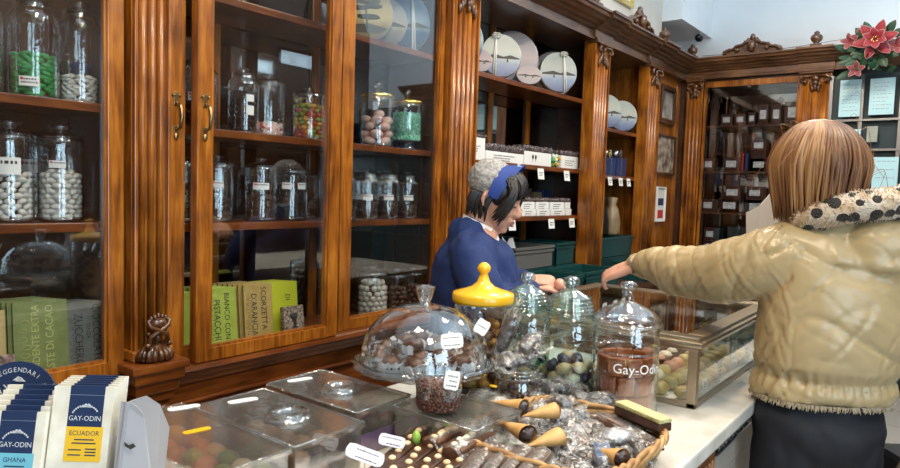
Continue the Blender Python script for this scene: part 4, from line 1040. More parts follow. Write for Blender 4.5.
# ---------------------------------------------------------------- counter
ct = thing('counter', (-.86, 1.2, 0), 'shop counter with a veined white marble top and dark carved wooden front', 'counter')
b = MB(); b.box(-1.25, -.5, .862, -.43, 3.7, .90, .006); b.build('marble_top', m_marble, ct)
b = MB(); b.box(-1.22, -.45, .0, -.50, 1.70, .861)
for k in range(4): b.box(-.505, -.40+.53*k, .12, -.485, .06+.53*k, .80, .008)
b.box(-.50, 1.60, .06, -.465, 1.72, .86, .004); fluted(b, 1.61, 1.71, -.468, .1, .8, 4)
b.box(-.51, -.45, .82, -.475, 1.6, .861, .004)
b.build('wooden_front', m_woodx, ct)
b = MB(); b.box(-1.22, 1.72, .0, -.49, 3.65, .861); b.box(-.492, 1.725, .08, -.475, 3.64, .795)
for zz in (.35, .62, .72): b.box(-.476, 1.725, zz, -.4745, 3.64, zz+.004)
b.build('stone_panel', m_greigepanel, ct)
b = MB(); b.box(-.478, 1.725, .796, -.468, 3.64, .860)
b2 = MB()
b2.box(-.47, 1.73, .80, -.462, 3.63, .806); b2.box(-.47, 1.73, .852, -.462, 3.63, .858)
y = 1.76
while y < 3.6:
    for s in (-1, 1):
        b2.tube([(-.464, y, .829), (-.462, y+s*.010, .842), (-.462, y+s*.022, .846), (-.462, y+s*.027, .835), (-.462, y+s*.018, .830)], .0028, 5)
        b2.tube([(-.464, y, .829), (-.462, y+s*.010, .816), (-.462, y+s*.022, .812), (-.462, y+s*.027, .823)], .0028, 5)
    b2.ell((-.462, y, .829), .006, 6, 5); y += .062
gr = b.build('frieze', m_iron, ct); b2.build('scrollwork', m_steel, gr)
# ---------------------------------------------------------------- glass display case on the counter
X0, X1, Y0, Y1, ZT = -1.20, -.53, 1.745, 2.55, 1.088
dc = thing('display_case', ((X0+X1)/2, (Y0+Y1)/2, .90), 'low glass display case with a champagne metal frame on the marble counter', 'display case')
b = MB()
def rimbox(e0, e1, za, zb, bev=.003):
    b.box(X0-e0, Y0-e0, za, X1+e0, Y0+e1, zb, bev); b.box(X0-e0, Y1-e1, za, X1+e0, Y1+e0, zb, bev)
    b.box(X0-e0, Y0+e1, za, X0+e1, Y1-e1, zb, bev); b.box(X1-e1, Y0+e1, za, X1+e0, Y1-e1, zb, bev)
rimbox(.002, .02, ZT-.035, ZT-.022); rimbox(.014, .02, ZT-.024, ZT-.010, .005); rimbox(.004, .045, ZT-.011, ZT, .004)
b.build('top_frame', m_bronze, dc)
b = MB()
for x, y in ((X0, Y0), (X1, Y0), (X0, Y1), (X1, Y1)):
    sx = 1 if x == X0 else -1; sy = 1 if y == Y0 else -1
    b.box(min(x, x+sx*.024), min(y, y+sy*.024), .9005, max(x, x+sx*.024), max(y, y+sy*.024), ZT-.034, .002)
b.box(X0, Y0, .9005, X1, Y0+.012, .915, .002); b.box(X0, Y1-.012, .9005, X1, Y1, .915, .002); b.box(X0, Y0+.024, .9005, X0+.012, Y1-.024, .915, .002); b.box(X1-.012, Y0+.024, .9005, X1, Y1-.024, .915, .002)
b.build('lower_frame', m_bronze, dc)
b = MB(); b.box(X0+.044, Y0+.044, ZT-.006, X1-.044, Y1-.044, ZT-.003); b.build('glass_top', m_pane, dc)
b = MB(); b.box(X1-.008, Y0+.024, .916, X1-.005, Y1-.024, ZT-.036); b.build('glass_side', m_pane, dc)
b = MB(); b.box(X0+.024, Y0+.005, .916, X1-.024, Y0+.008, ZT-.036); b.build('glass_side', m_pane, dc)
b = MB(); b.box(X0+.013, Y0+.013, .9008, X1-.013, Y1-.013, .905); b.build('tray', m_white, dc)
b = MB(); b.box(X0+.002, Y0+.03, .916, X0+.006, Y1-.03, ZT-.036); b.box(X0+.03, Y1-.006, .916, X1-.03, Y1-.002, ZT-.036); b.build('mirror_side', m_mirror, dc)
GP = 'marzipan sweets in the display case'
m_marz = [pbr('yellow_marzipan', (.5, .38, .12), .45, sub=.1, col2=(.66, .56, .28), scale=20), pbr('pale_marzipan', (.75, .68, .5), .45, sub=.1), pbr('pink_marzipan', (.5, .28, .18), .45, sub=.1)]
protos = []
for m in m_marz:
    b = MB(); b.ell((0, 0, .018), (.026, .02, .018), 12, 8, nz=.15); protos.append(b.build('marzipan_sweet', m))
rr = random.Random(8); used = [0, 0, 0]
for i in range(5):
    for j in range(11):
        k = 0 if i < 2 else rr.randrange(3); o = protos[k]
        if used[k]: o = o.copy(); C.objects.link(o)
        used[k] = 1; o.location = (X1-.05-.062*i, Y0+.06+.062*j, .9055); o.rotation_euler = (0, 0, rr.random()*3)
        tag(o, ['yellow', 'pale cream', 'pinkish'][k]+' marzipan sweet laid out in the glass display case', 'sweet', GP+', '+['yellow', 'cream', 'pink'][k])
for k, (y, z, w, h) in enumerate(((1.88, 1.03, .035, .03), (2.02, 1.02, .05, .055), (2.16, 1.0, .07, .085), (2.32, 1.02, .05, .06))):
    b = MB(); b.box(0, 0, 0, .002, w, h); b.m = 1; scribble(b, w*.2, h*.6, w*.6, .0022, 3, .004, h*.2)
    o = b.build('price_card', [m_white, m_ink]); o.location = (X1-.022, y, .918); o.rotation_euler = (0, R(-6), 0)
    tag(o, ['smallest', 'second', 'largest', 'farthest'][k]+' white price card standing behind the long glass of the display case', 'price card', 'price cards in the display case')
for k in range(5):
    b = MB(); b.box(0, 0, 0, .03, .002, .022); o = b.build('price_card', m_white); o.location = (X0+.08+.07*k, Y1-.12, .94); o.rotation_euler = (R(-30), 0, 0)
    tag(o, 'little white price card at the back of the display case', 'price card', 'little cards at the back of the display case')
    b = MB(); b.box(X0+.06+.09*k, Y1-.16-.3, .906, X0+.135+.09*k, Y1-.15, .93, .004); tag(b.build('chocolate_tray', m_choc), 'flat dark tray of chocolates deep in the display case', 'tray', 'dark trays deep in the display case')
# ---------------------------------------------------------------- jars on the counter
def bigjar(loc, r, h, label, glass, style):
    t = thing('glass_jar', loc, label, 'jar')
    b = MB()
    if style == 'green':   # square-ish shouldered body with grooved lid
        b.shell([(0, .002), (r*.9, .002), (r, .012), (r, h*.60), (r*.97, h*.64), (r*.84, h*.68), (r*.80, h*.70)], 40); b.ring((0, 0, .01), r*.95, .006)
        b.ring((0, 0, h*.70), r*.82, .004)
        b.build('body', glass, t, False)
        b = MB(); pr = [(r*.80, h*.70)]
        for k in range(5):
            z = h*(.715+.028*k); q = r*(.86-.012*k*k*.6); pr += [(q, z), (q*1.02, z+h*.007), (q*.97, z+h*.018)]
        pr += [(r*.60, h*.86), (r*.34, h*.885), (r*.22, h*.90), (r*.20, h*.912), (r*.29, h*.93), (r*.32, h*.955), (r*.27, h*.985), (r*.14, h), (0, h)]
        b.shell(pr, 36)
        for k in range(5): b.ring((0, 0, h*(.722+.028*k)), r*(.87-.012*k*k*.6), .0035)
        b.build('lid', glass, t, False)
    elif style == 'clear':
        b.shell([(0, .002), (r*.94, .002), (r, .012), (r, h*.58), (r*.985, h*.62), (r*.95, h*.645), (r*.93, h*.67)], 44); b.ring((0, 0, .01), r*.95, .006); b.ring((0, 0, h*.64), r*.97, .0035)
        b.build('body', glass, t, False)
        b = MB(); b.shell([(r*.95, h*.67), (r*1.03, h*.68), (r*1.05, h*.70), (r*1.0, h*.73), (r*.82, h*.77), (r*.5, h*.81), (r*.26, h*.835), (r*.19, h*.85), (r*.17, h*.90), (r*.22, h*.915), (r*.18, h*.925), (r*.26, h*.95), (r*.27, h*.97), (r*.2, h*.99), (0, h)], 40)
        b.ring((0, 0, h*.685), r*1.03, .004); b.build('lid', glass, t, False)
    return t
def at(px, py, D): return onD(px, py, D)
def foot(px, D, z=.9005):   # point at depth D under pixel column px
    p = onD(px, 300, D); return (p.x, p.y, z)
# yellow-lidded jar
L = foot(483, 1.74); yj = thing('glass_jar', L, 'glass jar of golden sweets with a pointed bright yellow lid', 'jar')
b = MB(); b.shell([(0, .002), (.07, .002), (.074, .012), (.074, .262)], 40); b.ring((0, 0, .262), .074, .003); b.build('body', m_glass, yj, False)
b = MB(); b.lathe([(.072, .262), (.079, .262), (.080, .268), (.080, .282), (.078, .288), (.05, .296), (.03, .304), (.017, .316), (.012, .33), (.010, .338), (.016, .343), (.018, .352), (.014, .36), (.006, .366), (0, .367)], 40, wave=lambda a, r, z: 1+(.012*math.cos(40*a) if .264 < z < .284 else 0)); b.build('lid', m_yellow, yj, False)
pieces('golden_sweet', ['amber wrapped sweet in the yellow-lidded jar', 'brown wrapped sweet in the yellow-lidded jar'], 'sweet', 'sweets in the yellow-lidded jar', L, .069, .006, .20, (.019, .014, .012), [pbr('amber_wrap', (.6, .26, .04), .3, bmp=.4, col2=(.75, .42, .1), scale=50), m_milk], 31, arc=(-160, 60))
core('sweet_filling', 'amber sweets packed deep in the yellow-lidded jar', 'sweets', L, .052, .006, .18, [m_jely, m_milk])
GJ1, GJ2 = foot(527, 1.82), foot(571, 1.76)
bigjar(GJ1, .067, .335, 'green-tinted glass jar with a grooved lid, standing behind the small open jar', m_gglass, 'green')
bigjar(GJ2, .070, .335, 'green-tinted glass jar with a grooved lid, beside the lettered jar', m_gglass, 'green')
m_wr = [pbr('navy_wrap', (.02, .02, .06), .3, bmp=.4), pbr('tan_wrap', (.5, .33, .15), .35, bmp=.4, col2=(.65, .5, .3), scale=40), pbr('gold_wrap', (.6, .42, .1), .3, .5, bmp=.3), pbr('green_wrap', (.02, .16, .08), .3), pbr('cream_wrap', (.62, .55, .42), .4)]
nm = ['navy', 'tan', 'golden', 'green', 'cream']
pieces('wrapped_sweet', [n+' wrapped sweet in the fuller grooved jar' for n in nm], 'sweet', 'wrapped sweets in the fuller grooved jar', GJ2, .064, .006, .115, (.022, .016, .015), m_wr, 32, arc=(-160, 60))
core('sweet_filling', 'wrapped sweets packed deep in the fuller grooved jar', 'sweets', GJ2, .046, .006, .10, m_wr[:3])
pieces('wrapped_sweet', [n+' wrapped sweet in the grooved jar behind the small open one' for n in nm], 'sweet', 'wrapped sweets in the grooved jar behind the small open one', GJ1, .061, .006, .115, (.022, .016, .015), m_wr, 33, arc=(-160, 60))
core('sweet_filling', 'wrapped sweets packed deep in the grooved jar behind the small open one', 'sweets', GJ1, .044, .006, .10, m_wr[:3])
GO = foot(628, 1.70); GO = (GO[0], GO[1]-.0, .9005)
gj = bigjar(GO, .083, .335, 'large clear glass jar with white lettering and a pointed knobbed lid', m_glass, 'clear')
b = MB()
vs, fs = text_mesh('Gay-Odin'); out = []
for p in vs:
    q = .0855; a = R(-42)+p.x*.034/q*1.0; out.append((q*math.cos(a), q*math.sin(a), .126+p.y*.034+ (p.x*.0)))
b.add(out, fs); b.build('lettering', pbr('white_lettering', (.85, .85, .83), .5), gj, False, fix=False)
b = MB(); b.ring((0, 0, .160), .080, .003); b.ring((0, 0, .115), .080, .0015); b.build('inner_rim', m_glass, gj, False)
m_cin = pbr('rust_chocolate', (.22, .055, .012), .4, col2=(.34, .11, .03), scale=30, bmp=.2)
n = 0
for lv in range(3):
    for k in range(9):
        a = 2*PI*k/9+.3*lv; o = MB(); o.box(-.020, -.007, 0, .020, .007, .045, .004)
        q = o.build('rust_chocolate', m_cin) if n == 0 else q0.copy()
        if n == 0: q0 = q
        else: C.objects.link(q)
        n += 1
        q.location = (GO[0]+.062*math.cos(a), GO[1]+.062*math.sin(a), .907+.048*lv); q.rotation_euler = (0, 0, a+PI/2+.1)
        tag(q, 'rust-brown chocolate slab in the lettered jar', 'chocolate', 'rust-brown slabs in the lettered jar')
o = MB(); o.lathe([(.045, 0), (.045, .12), (0, .125)], 12); q = o.build('rust_chocolate', m_cin); q.location = (GO[0], GO[1], .907); tag(q, 'rust-brown chocolate packed in the middle of the lettered jar', 'chocolate')
# small jar with twisted wrapped chocolates on top
SJ = foot(520, 1.62); t = thing('glass_jar', SJ, 'small open glass jar with dark cellophane-wrapped chocolates heaped above its rim', 'jar')
b = MB(); b.shell([(0, .002), (.05, .002), (.055, .01), (.055, .09), (.05, .10), (.053, .108), (.053, .125)], 32)
for z in (.105, .115, .124): b.ring((0, 0, z), .053, .0022)
b.build('body', m_glass, t, False)
m_bk = pbr('blackened_chocolate', (.018, .010, .010), .3, col2=(.06, .035, .03), scale=50, bmp=.5)
fill_stuff('dark_sweets', 'dark chocolates filling the small open jar', 'sweets', SJ, .05, .08, .006, m_bk, .016)
def wrapped(name, loc, L, w, h, mat, label, group=None, cat='wrapped sweet', rot=(0, 0, 0), seed=0, ends=True, box=False, film=None, nz=.35, fl=1.0):
    """a dark sweet inside crumpled clear film with twisted ends, lying along local x"""
    t = thing(name, loc, label, cat, group); rr = random.Random(seed)
    b = MB()
    if box: b.box(-L/2, -w/2, -h/2, L/2, w/2, h/2, min(w, h)*.2)
    else: b.ell((0, 0, 0), (L/2, w/2, h/2), 14, 10, nz=nz)
    b.build('chocolate', mat, t, False)
    b = MB(); nu, nv = 18, 16; s0 = seed*3.7
    def f(u, v):
        x = (u-.5)*L*(1.75 if ends else 1.2); a = 2*PI*v; e = abs(u-.5)*2
        if ends: rr_ = 1.12 if e < .6 else (1.12-.85*((e-.6)/.16) if e < .76 else .27+1.0*fl*((e-.76)/.24))
        else: rr_ = 1.15*math.sqrt(max(.02, 1-e**4))
        c = noise.noise(Vector((x*55, math.cos(a)*1.7+s0, math.sin(a)*1.7)))*.30
        return (x+c*.01, w/2*rr_*math.cos(a)*(1+c), h/2*rr_*math.sin(a)*(1+c)*(.45 if e > .8 and ends else 1))
    b.surf(f, nu, nv, False); b.build('clear_wrapper', film or m_film, t, False, fix=False)
    t.rotation_euler = rot; return t
GW2 = 'cellophane-wrapped chocolates heaped in the small jar'
for k, (dx, dy, dz, ry, rz) in enumerate(((-.035, .0, .20, 1.25, .3), (.012, -.02, .15, .2, .8), (.02, .02, .165, .3, -.4), (-.01, -.03, .14, .1, 2.2), (.03, 0, .185, .5, 1.4))):
    wrapped('wrapped_chocolate', (SJ[0]+dx, SJ[1]+dy, SJ[2]+dz), [.11, .07, .07, .06, .06][k], .04, .035, m_bk, ['long dark wrapped chocolate standing upright at the left of the small jar', 'front dark wrapped chocolate heaped on the small jar', 'rear dark wrapped chocolate heaped on the small jar', 'dark wrapped chocolate at the rim of the small jar', 'topmost dark wrapped chocolate on the small jar'][k], GW2, rot=(.2, -ry, rz), seed=k+1)
# ---------------------------------------------------------------- cake stand with glass dome
CS = foot(425, 1.58); zP = onD(425, 364, 1.58).z
cs = thing('cake_stand', CS, 'footed glass cake stand with a scalloped plate, carrying doily-wrapped pralines', 'cake stand')
hP = zP-.9005; b = MB()
b.lathe([(.075, 0), (.078, .006), (.05, .014), (.018, .03), (.014, hP*.5), (.02, hP*.75), (.05, hP-.008), (.14, hP-.004), (.158, hP+.002), (.164, hP+.008), (.158, hP+.009), (.14, hP+.004), (0, hP+.004)], 72, wave=lambda a, r, z: 1+(.02*math.cos(24*a) if r > .15 else 0))
b.build('plate', m_glass, cs, False)
b = MB(); b.lathe([(.150, hP-.008), (.161, hP-.006), (.166, hP+.001), (.166, hP+.006)], 72, wave=lambda a, r, z: 1+.022*math.cos(24*a)); b.build('scalloped_rim', m_glass, cs, False)
dm = thing('cake_dome', (CS[0], CS[1], zP+.010), 'low clear glass dome with a flared knob covering the pralines', 'dome')
Rd = .148; Hd = onD(425, 304, 1.58).z-zP-.010
b = MB(); b.shell([(Rd+.003, 0), (Rd, .006)]+[(Rd*math.cos(q)**.85, .006+(Hd-.006)*math.sin(q)) for q in [PI/2*i/14 for i in range(1, 14)]]+[(.001, Hd)], 56)
b.ring((0, 0, .003), Rd, .004, 56); b.build('dome', m_glass, dm, False)
b = MB(); b.lathe([(.014, Hd-.003), (.012, Hd+.006), (.016, Hd+.012), (.022, Hd+.036), (.024, Hd+.042), (.018, Hd+.044), (0, Hd+.040)], 10, smooth=False); b.build('knob', thin_glass('cut_glass', (.8, .8, .8), (.75, .75, .78), 2.4, .12, .6, pwr=1.5), dm, False)
def card(loc, w, h, label, nrm, lines=2, group='small white price cards on the counter sweets', m=None, roll=0, wavy=True):
    """scalloped label card facing direction nrm"""
    o = thing('label_card', loc, label, 'label card', group); b = MB()
    n = 40; pts = []
    for i in range(n):
        a = 2*PI*i/n; c, s = math.cos(a), math.sin(a)
        e = .36; x = w/2*math.copysign(abs(c)**e, c); z = h/2*math.copysign(abs(s)**e, s)
        k = 1+(.03*math.cos(10*a) if wavy else 0); pts.append((x*k, z*k))
    b.prism(pts, 'y', 0, .0015); b.build('card', m or m_white, o, False)
    b = MB(); rr = random.Random(int(w*9999)+lines)
    for k in range(lines):
        x = -w*.34; zz = h*(.2-.5*k/max(1, lines-1)) if lines > 1 else 0
        while x < w*(.34-.2*rr.random()):
            q = rr.uniform(.003, .007); b.box(x, .0016, zz-.0006, min(x+q*.7, w*.38), .0020, zz+h*.05*rr.uniform(.5, 1.1)); x += q*.7+.0016
    if lines: b.build('print', m_ink, o, False)
    f = Vector(nrm).normalized(); x = Vector((0, 0, 1)).cross(f); x = x if x.length > .01 else Vector((1, 0, 0)); x = f.cross(Vector((0, 0, 1))).normalized() if abs(f.z) < .99 else Vector((1, 0, 0)); z = x.cross(f).normalized()
    mt = Matrix((x, f, z)).transposed(); o.rotation_euler = (mt @ Matrix.Rotation(roll, 3, 'Y')).to_euler(); return o
def towards(p, up=0.0): d = EYE-Vector(p); d.z = 0; d.normalize(); return (d.x, d.y, up)
def onto(p, fwd): return p
cd = onD(452, 341, 1.40); card(cd, .046, .032, 'white price card stuck on the front of the glass dome', towards(cd, .45), 2, 'cards on the dome', roll=.12)
cd = onD(482, 327, 1.50); card(cd, .03, .034, 'narrow white price card on the right flank of the glass dome', towards(cd, .3), 1, 'cards on the dome', roll=-.5)
m_doily = pbr('doily_paper', (.72, .71, .72), .6, col2=(.82, .82, .82), scale=60)
def praline_proto():
    t = thing('praline', (0, 0, 0), 'brown praline in a white paper band under the glass dome', 'praline', 'pralines in white bands under the dome')
    b = MB(); b.ell((0, 0, .016), (.026, .022, .017), 14, 10, nz=.35); b.build('chocolate', m_milk, t, False)
    b = MB(); n = 28
    def f(u, v):
        a = -PI*.15+PI*1.3*u-PI/2; q = .032+.005*v+.0015*math.cos(20*u*PI); return (q*math.cos(a), q*math.sin(a), .001+(.026-.006*abs(math.cos(9*u*PI)))*v)
    b.surf(f, n, 2); b.build('paper_band', m_doily, t, False, fix=False)
    b = MB()
    for u0 in (.36, .42, .48, .54, .6):
        b.surf(lambda u, v, u0=u0: ((.0346)*math.cos(-PI*.15+PI*1.3*(u0+.035*u)-PI/2), (.0346)*math.sin(-PI*.15+PI*1.3*(u0+.035*u)-PI/2), .008+.005*v), 1, 1)
    b.build('print', m_ink, t, False, fix=False)
    return remember(t)
pt_ = praline_proto(); spots_ = [(.0, .0)]+[(.058*math.cos(2*PI*k/6), .058*math.sin(2*PI*k/6)) for k in range(6)]+[(.112*math.cos(2*PI*k/12), .112*math.sin(2*PI*k/12)) for k in range(12)]
for k, (x, y) in enumerate(spots_):
    loc = (CS[0]+x, CS[1]+y, zP+.0055+(.004 if k < 7 else 0)); ang = math.atan2(y, x)+PI/2-.3+.25*math.sin(k*5) if k else -.6
    if k == 0: pt_.location = loc; pt_.rotation_euler = (0, 0, ang)
    else: dup(pt_, loc, ang)
for k, (x, y) in enumerate(((.03, .02), (-.04, .03), (.01, -.05), (-.03, -.03))):
    dup(pt_, (CS[0]+x, CS[1]+y, zP+.036), k*1.7, label='brown praline piled on the others under the dome', group='pralines piled on top under the dome')
# ---------------------------------------------------------------- glass bowl of dark crumbs
BW = onZ(438, 410, .992)
def acbox(x0, x1, y0, y1, z1, label, knob=None, group='clear acrylic sweet boxes at the counter edge'):
    z0 = .9008; o = thing('acrylic_box', ((x0+x1)/2, (y0+y1)/2, z0), label, 'box', group)
    b = MB(); t = .003
    b.box(x0, y0, z0, x1, y0+t, z1-.004); b.box(x0, y1-t, z0, x1, y1, z1-.004); b.box(x0, y0+t, z0, x0+t, y1-t, z1-.004); b.box(x1-t, y0+t, z0, x1, y1-t, z1-.004)
    b.build('tray', m_acryl, o)
    b = MB(); b.box(x0-.005, y0-.005, z1-.003, x1+.005, y1+.005, z1, 0)
    b.box(x0-.005, y0-.005, z1-.010, x1+.005, y0-.003, z1-.003); b.box(x1+.003, y0-.003, z1-.010, x1+.005, y1+.003, z1-.003); b.box(x0-.005, y0-.003, z1-.010, x0-.003, y1+.003, z1-.003); b.box(x0-.005, y1+.003, z1-.010, x1+.005, y1+.005, z1-.003)
    b.tube([(x0-.005, y0-.005, z1), (x1+.005, y0-.005, z1), (x1+.005, y1+.005, z1), (x0-.005, y1+.005, z1), (x0-.005, y0-.005, z1)], .0022, 5)
    b.build('lid', m_acryl, o)
    if knob:
        b = MB(); b.shell([(.045, .0006), (.040, .010), (.028, .004), (.02, -.004), (.0, -.006)], 24, (knob[0], knob[1], z1)); b.ring((knob[0], knob[1], z1+.003), .043, .003); b.ring((knob[0], knob[1], z1+.006), .026, .004, 20); b.build('finger_grip', m_glass, o)
    return o
acbox(-1.235, -.895, .565, .72, 1.0, 'clear acrylic box of marzipan fruits with a white and a yellow label')
acbox(-1.20, -.895, .735, .895, 1.0, 'clear acrylic box of dark chocolates with a round finger grip and one white label', (-1.02, .82))
acbox(-1.225, -.945, .93, 1.085, 1.0, 'clear acrylic box of dark fruits in purple paper, farthest along the row', (-1.08, 1.01))
acbox(-.935, -.725, 1.035, 1.19, .99, 'clear acrylic box with a pale green lid under the bowl of crumbs')
def lidlabel(px, py, w, h, m, z, ang, label):
    p = onZ(px, py, z); o = MB(); n = 24; pts = []
    for i in range(n):
        a = 2*PI*i/n; c, s = math.cos(a), math.sin(a); pts.append((w/2*math.copysign(abs(c)**.5, c), h/2*math.copysign(abs(s)**.5, s)))
    o.prism(pts, 'z', 0, .0012); q = o.build('sticker', m); q.location = (p.x, p.y, z+.0006); q.rotation_euler = (0, 0, ang); tag(q, label, 'sticker')
lidlabel(184, 408, .062, .022, m_white, 1.0, R(75), 'white sticker on the lid of the marzipan box')
lidlabel(243, 401, .062, .022, m_white, 1.0, R(75), 'white sticker on the lid of the middle acrylic box')
lidlabel(300, 380, .06, .02, m_white, 1.0, R(75), 'white sticker on the lid of the far acrylic box')
lidlabel(197, 431, .05, .017, m_yellow, 1.0, R(80), 'yellow sticker on the lid of the marzipan box')
# contents of the boxes
def scatter(name, labs, cat, group, mats, x0, x1, y0, y1, z, sz, nx, ny, seed, jz=.006, layers=1):
    rr = random.Random(seed); first = {}
    for l in range(layers):
        for i in range(nx):
            for j in range(ny):
                k = rr.randrange(len(mats))
                if k not in first:
                    b = MB(); b.ell((0, 0, 0), sz, 12, 8, nz=.2); o = b.build(name, mats[k]); first[k] = o
                else: o = first[k].copy(); C.objects.link(o)
                o.location = (x0+(x1-x0)*(i+.5)/nx+rr.uniform(-.004, .004), y0+(y1-y0)*(j+.5)/ny+rr.uniform(-.004, .004), z+sz[2]+l*sz[2]*1.7+rr.uniform(0, jz))
                o.rotation_euler = (rr.uniform(-.5, .5), rr.uniform(-.5, .5), rr.random()*3); tag(o, labs[k], cat, group+', '+labs[k].split()[0])
mf = [pbr('marzipan_green', (.16, .24, .05), .4), pbr('marzipan_orange', (.6, .30, .12), .4), pbr('marzipan_red', (.45, .10, .06), .4), pbr('marzipan_cream', (.7, .58, .42), .45)]
scatter('marzipan_fruit', ['green marzipan fruit in the nearest acrylic box', 'orange marzipan fruit in the nearest acrylic box', 'red marzipan fruit in the nearest acrylic box', 'cream marzipan fruit in the nearest acrylic box'], 'sweet', 'marzipan fruits', mf, -1.22, -.91, .575, .71, .902, (.022, .019, .018), 7, 3, 41, layers=2)
scatter('chocolate', ['dark chocolate in the middle acrylic box', 'brown chocolate in the middle acrylic box'], 'chocolate', 'chocolates in the middle acrylic box', [m_choc, pbr('tan_chocolate', (.26, .12, .06), .4, col2=(.4, .25, .15), scale=30)], -1.19, -.905, .745, .885, .902, (.023, .019, .018), 6, 3, 42, layers=2)
scatter('chocolate_fruit', ['dark glazed fruit in the far acrylic box', 'reddish glazed fruit in the far acrylic box'], 'sweet', 'glazed fruits in the far acrylic box', [m_choc, pbr('glazed_red', (.16, .03, .02), .3)], -1.215, -.955, .94, 1.075, .902, (.022, .019, .016), 6, 3, 43, layers=2)
b = MB(); b.box(-.950, .935, .902, -.947, 1.08, .945); b.box(-1.22, .934, .902, -.951, .936, .945); tag(b.build('purple_paper', pbr('purple_paper', (.16, .07, .22), .5, col2=(.25, .14, .33), scale=30)), 'purple paper edging the sweets in the far acrylic box', 'paper')
b = MB(); b.surf(lambda u, v: (-.93+.22*u, 1.045+.13*v, .925+.02*noise.noise(Vector((u*6, v*5, 0)))), 14, 8); tag(b.build('paper_lining', pbr('pale_green_paper', (.45, .48, .36), .6)), 'pale crumpled paper in the acrylic box under the bowl', 'paper')
bw = thing('glass_bowl', (BW.x, BW.y, .9935), 'small glass bowl of dark chocolate crumbs with a white card on its rim', 'bowl')
b = MB(); b.shell([(0, .002), (.028, .002), (.034, .006), (.046, .03), (.052, .07), (.053, .082)], 36); b.ring((0, 0, .082), .053, .0025); b.build('bowl', m_glass, bw, False)
fill_stuff('chocolate_crumbs', 'dark brown chocolate crumbs heaped in the small glass bowl', 'chocolate', (BW.x, BW.y, .9935), .047, .052, .005, [m_choc, pbr('maroon_crumb', (.10, .025, .015), .35)], .008, n=500)
p = Vector((BW.x, BW.y, 1.055))+(EYE-Vector((BW.x, BW.y, 1.055))).normalized()*.058+RT*.026; card(p, .03, .038, 'white price card clipped to the rim of the glass bowl', towards(p, .2), 3, roll=-.15)
# paper tags lying in front of the boxes
for (px, py, D, w, h, rl, lab_, m) in ((325, 442, 1.14, .048, .026, .25, 'curved white tag in front of the middle acrylic box', None), (365, 455, 1.13, .07, .026, .35, 'long pale tag tilted in front of the far acrylic box', None), (392, 441, 1.16, .05, .022, .22, 'pale lilac tag next to the long tilted one', None), (440, 424, 1.22, .018, .020, .4, 'tiny white tag below the glass bowl', None)):
    p = onZ(px, py, .972); o = card(p, w, h, lab_, towards(p, .6), 2, 'paper tags between the sweets', m=m or pbr('lilac_white', (.66, .63, .72), .6), roll=-rl)
    b = MB(); q = o.rotation_euler.to_matrix().inverted() @ Vector((0, 0, 1)); b.tube([(0, -.001, 0), tuple(-q*.05)], .0008, 5); b.build('pick', m_steel, o, False)
b = MB(); b.lathe([(0, 0), (.008, .004), (.009, .02), (.005, .03), (0, .032)], 12); p = onZ(416, 446, .945); o = b.build('green_clip', pbr('lime_plastic', (.3, .5, .08), .4)); o.location = p; tag(o, 'small lime green plastic clip between the tags and the bowl', 'clip')
# ---------------------------------------------------------------- slab chocolate with nuts, cones, wrapped bundles, basket
def slab(px0, py0, px1, py1, z, w, h, label, nuts, mat, group, nutm=None, wrap=False, seed=0):
    a = onZ(px0, py0, z); c = onZ(px1, py1, z); d = c-a; L = d.length; mid = (a+c)/2
    t = thing(('nut_chocolate' if nuts else 'filmed_chocolate'), (mid.x, mid.y, z-h), label, 'chocolate slab', group); t.rotation_euler = (0, 0, math.atan2(d.y, d.x))
    b = MB(); b.box(-L/2, -w/2, 0, L/2, w/2, h, .005); b.build('bar', mat, t, False)
    rr = random.Random(seed)
    if nuts:
        for k in range(nuts):
            b = MB(); b.ell((L*(-.42+.84*(k+.5)/nuts)+rr.uniform(-.004, .004), rr.uniform(-.3, .3)*w, h+.001), (.0085, .0075, .005), 8, 6); b.build('nut', nutm or m_hazel, t, False)
    if wrap:
        b = MB(); b.surf(lambda u, v: ((u-.5)*L*1.12, (v-.5)*w*1.25, h+.004+.004*noise.noise(Vector((u*9+seed, v*5, 1)))-.02*abs(v-.5)**2*4), 16, 8); b.build('clear_wrapper', m_film, t, False, fix=False)
    return t
GS = 'nut-topped chocolate slabs lying along the counter edge'
for k in range(5):
    slab(372+17*k, 474+2*k, 425+15*k, 425+9*k, .955, .036, .03, ['leftmost', 'second', 'third', 'fourth', 'fifth'][k]+' dark chocolate slab with whole hazelnuts, counted from the left', 6, m_choc, GS, seed=k)
b = MB(); b.box(-.86, .78, .9005, -.60, 1.02, .924, .004); tag(b.build('slab_tray', m_paper), 'pale tray under the nut-topped slabs', 'tray')
m_whn = pbr('white_nut', (.75, .7, .58), .5)
slab(430, 440, 462, 422, .968, .04, .03, 'wrapped slab with pale nut pieces, left of the pair', 7, m_milk, GS, wrap=True, seed=11); slab(452, 448, 487, 427, .972, .045, .03, 'wrapped slab thick with white nut splinters', 12, m_milk, GS, m_whn, True, 12)
m_dusk = pbr('dusty_chocolate', (.07, .045, .035), .6, col2=(.13, .09, .07), scale=20)
for k in range(4):
    slab(468+18*k, 472, 488+18*k, 446+k, .965, .042, .024, ['first', 'second', 'third', 'fourth'][k]+' dusty flat chocolate bar in clear film at the bottom of the picture', 0, m_dusk, 'dusty flat bars in clear film', wrap=True, seed=20+k)
GWB = 'dark chocolates wrapped in cellophane in the wicker basket'
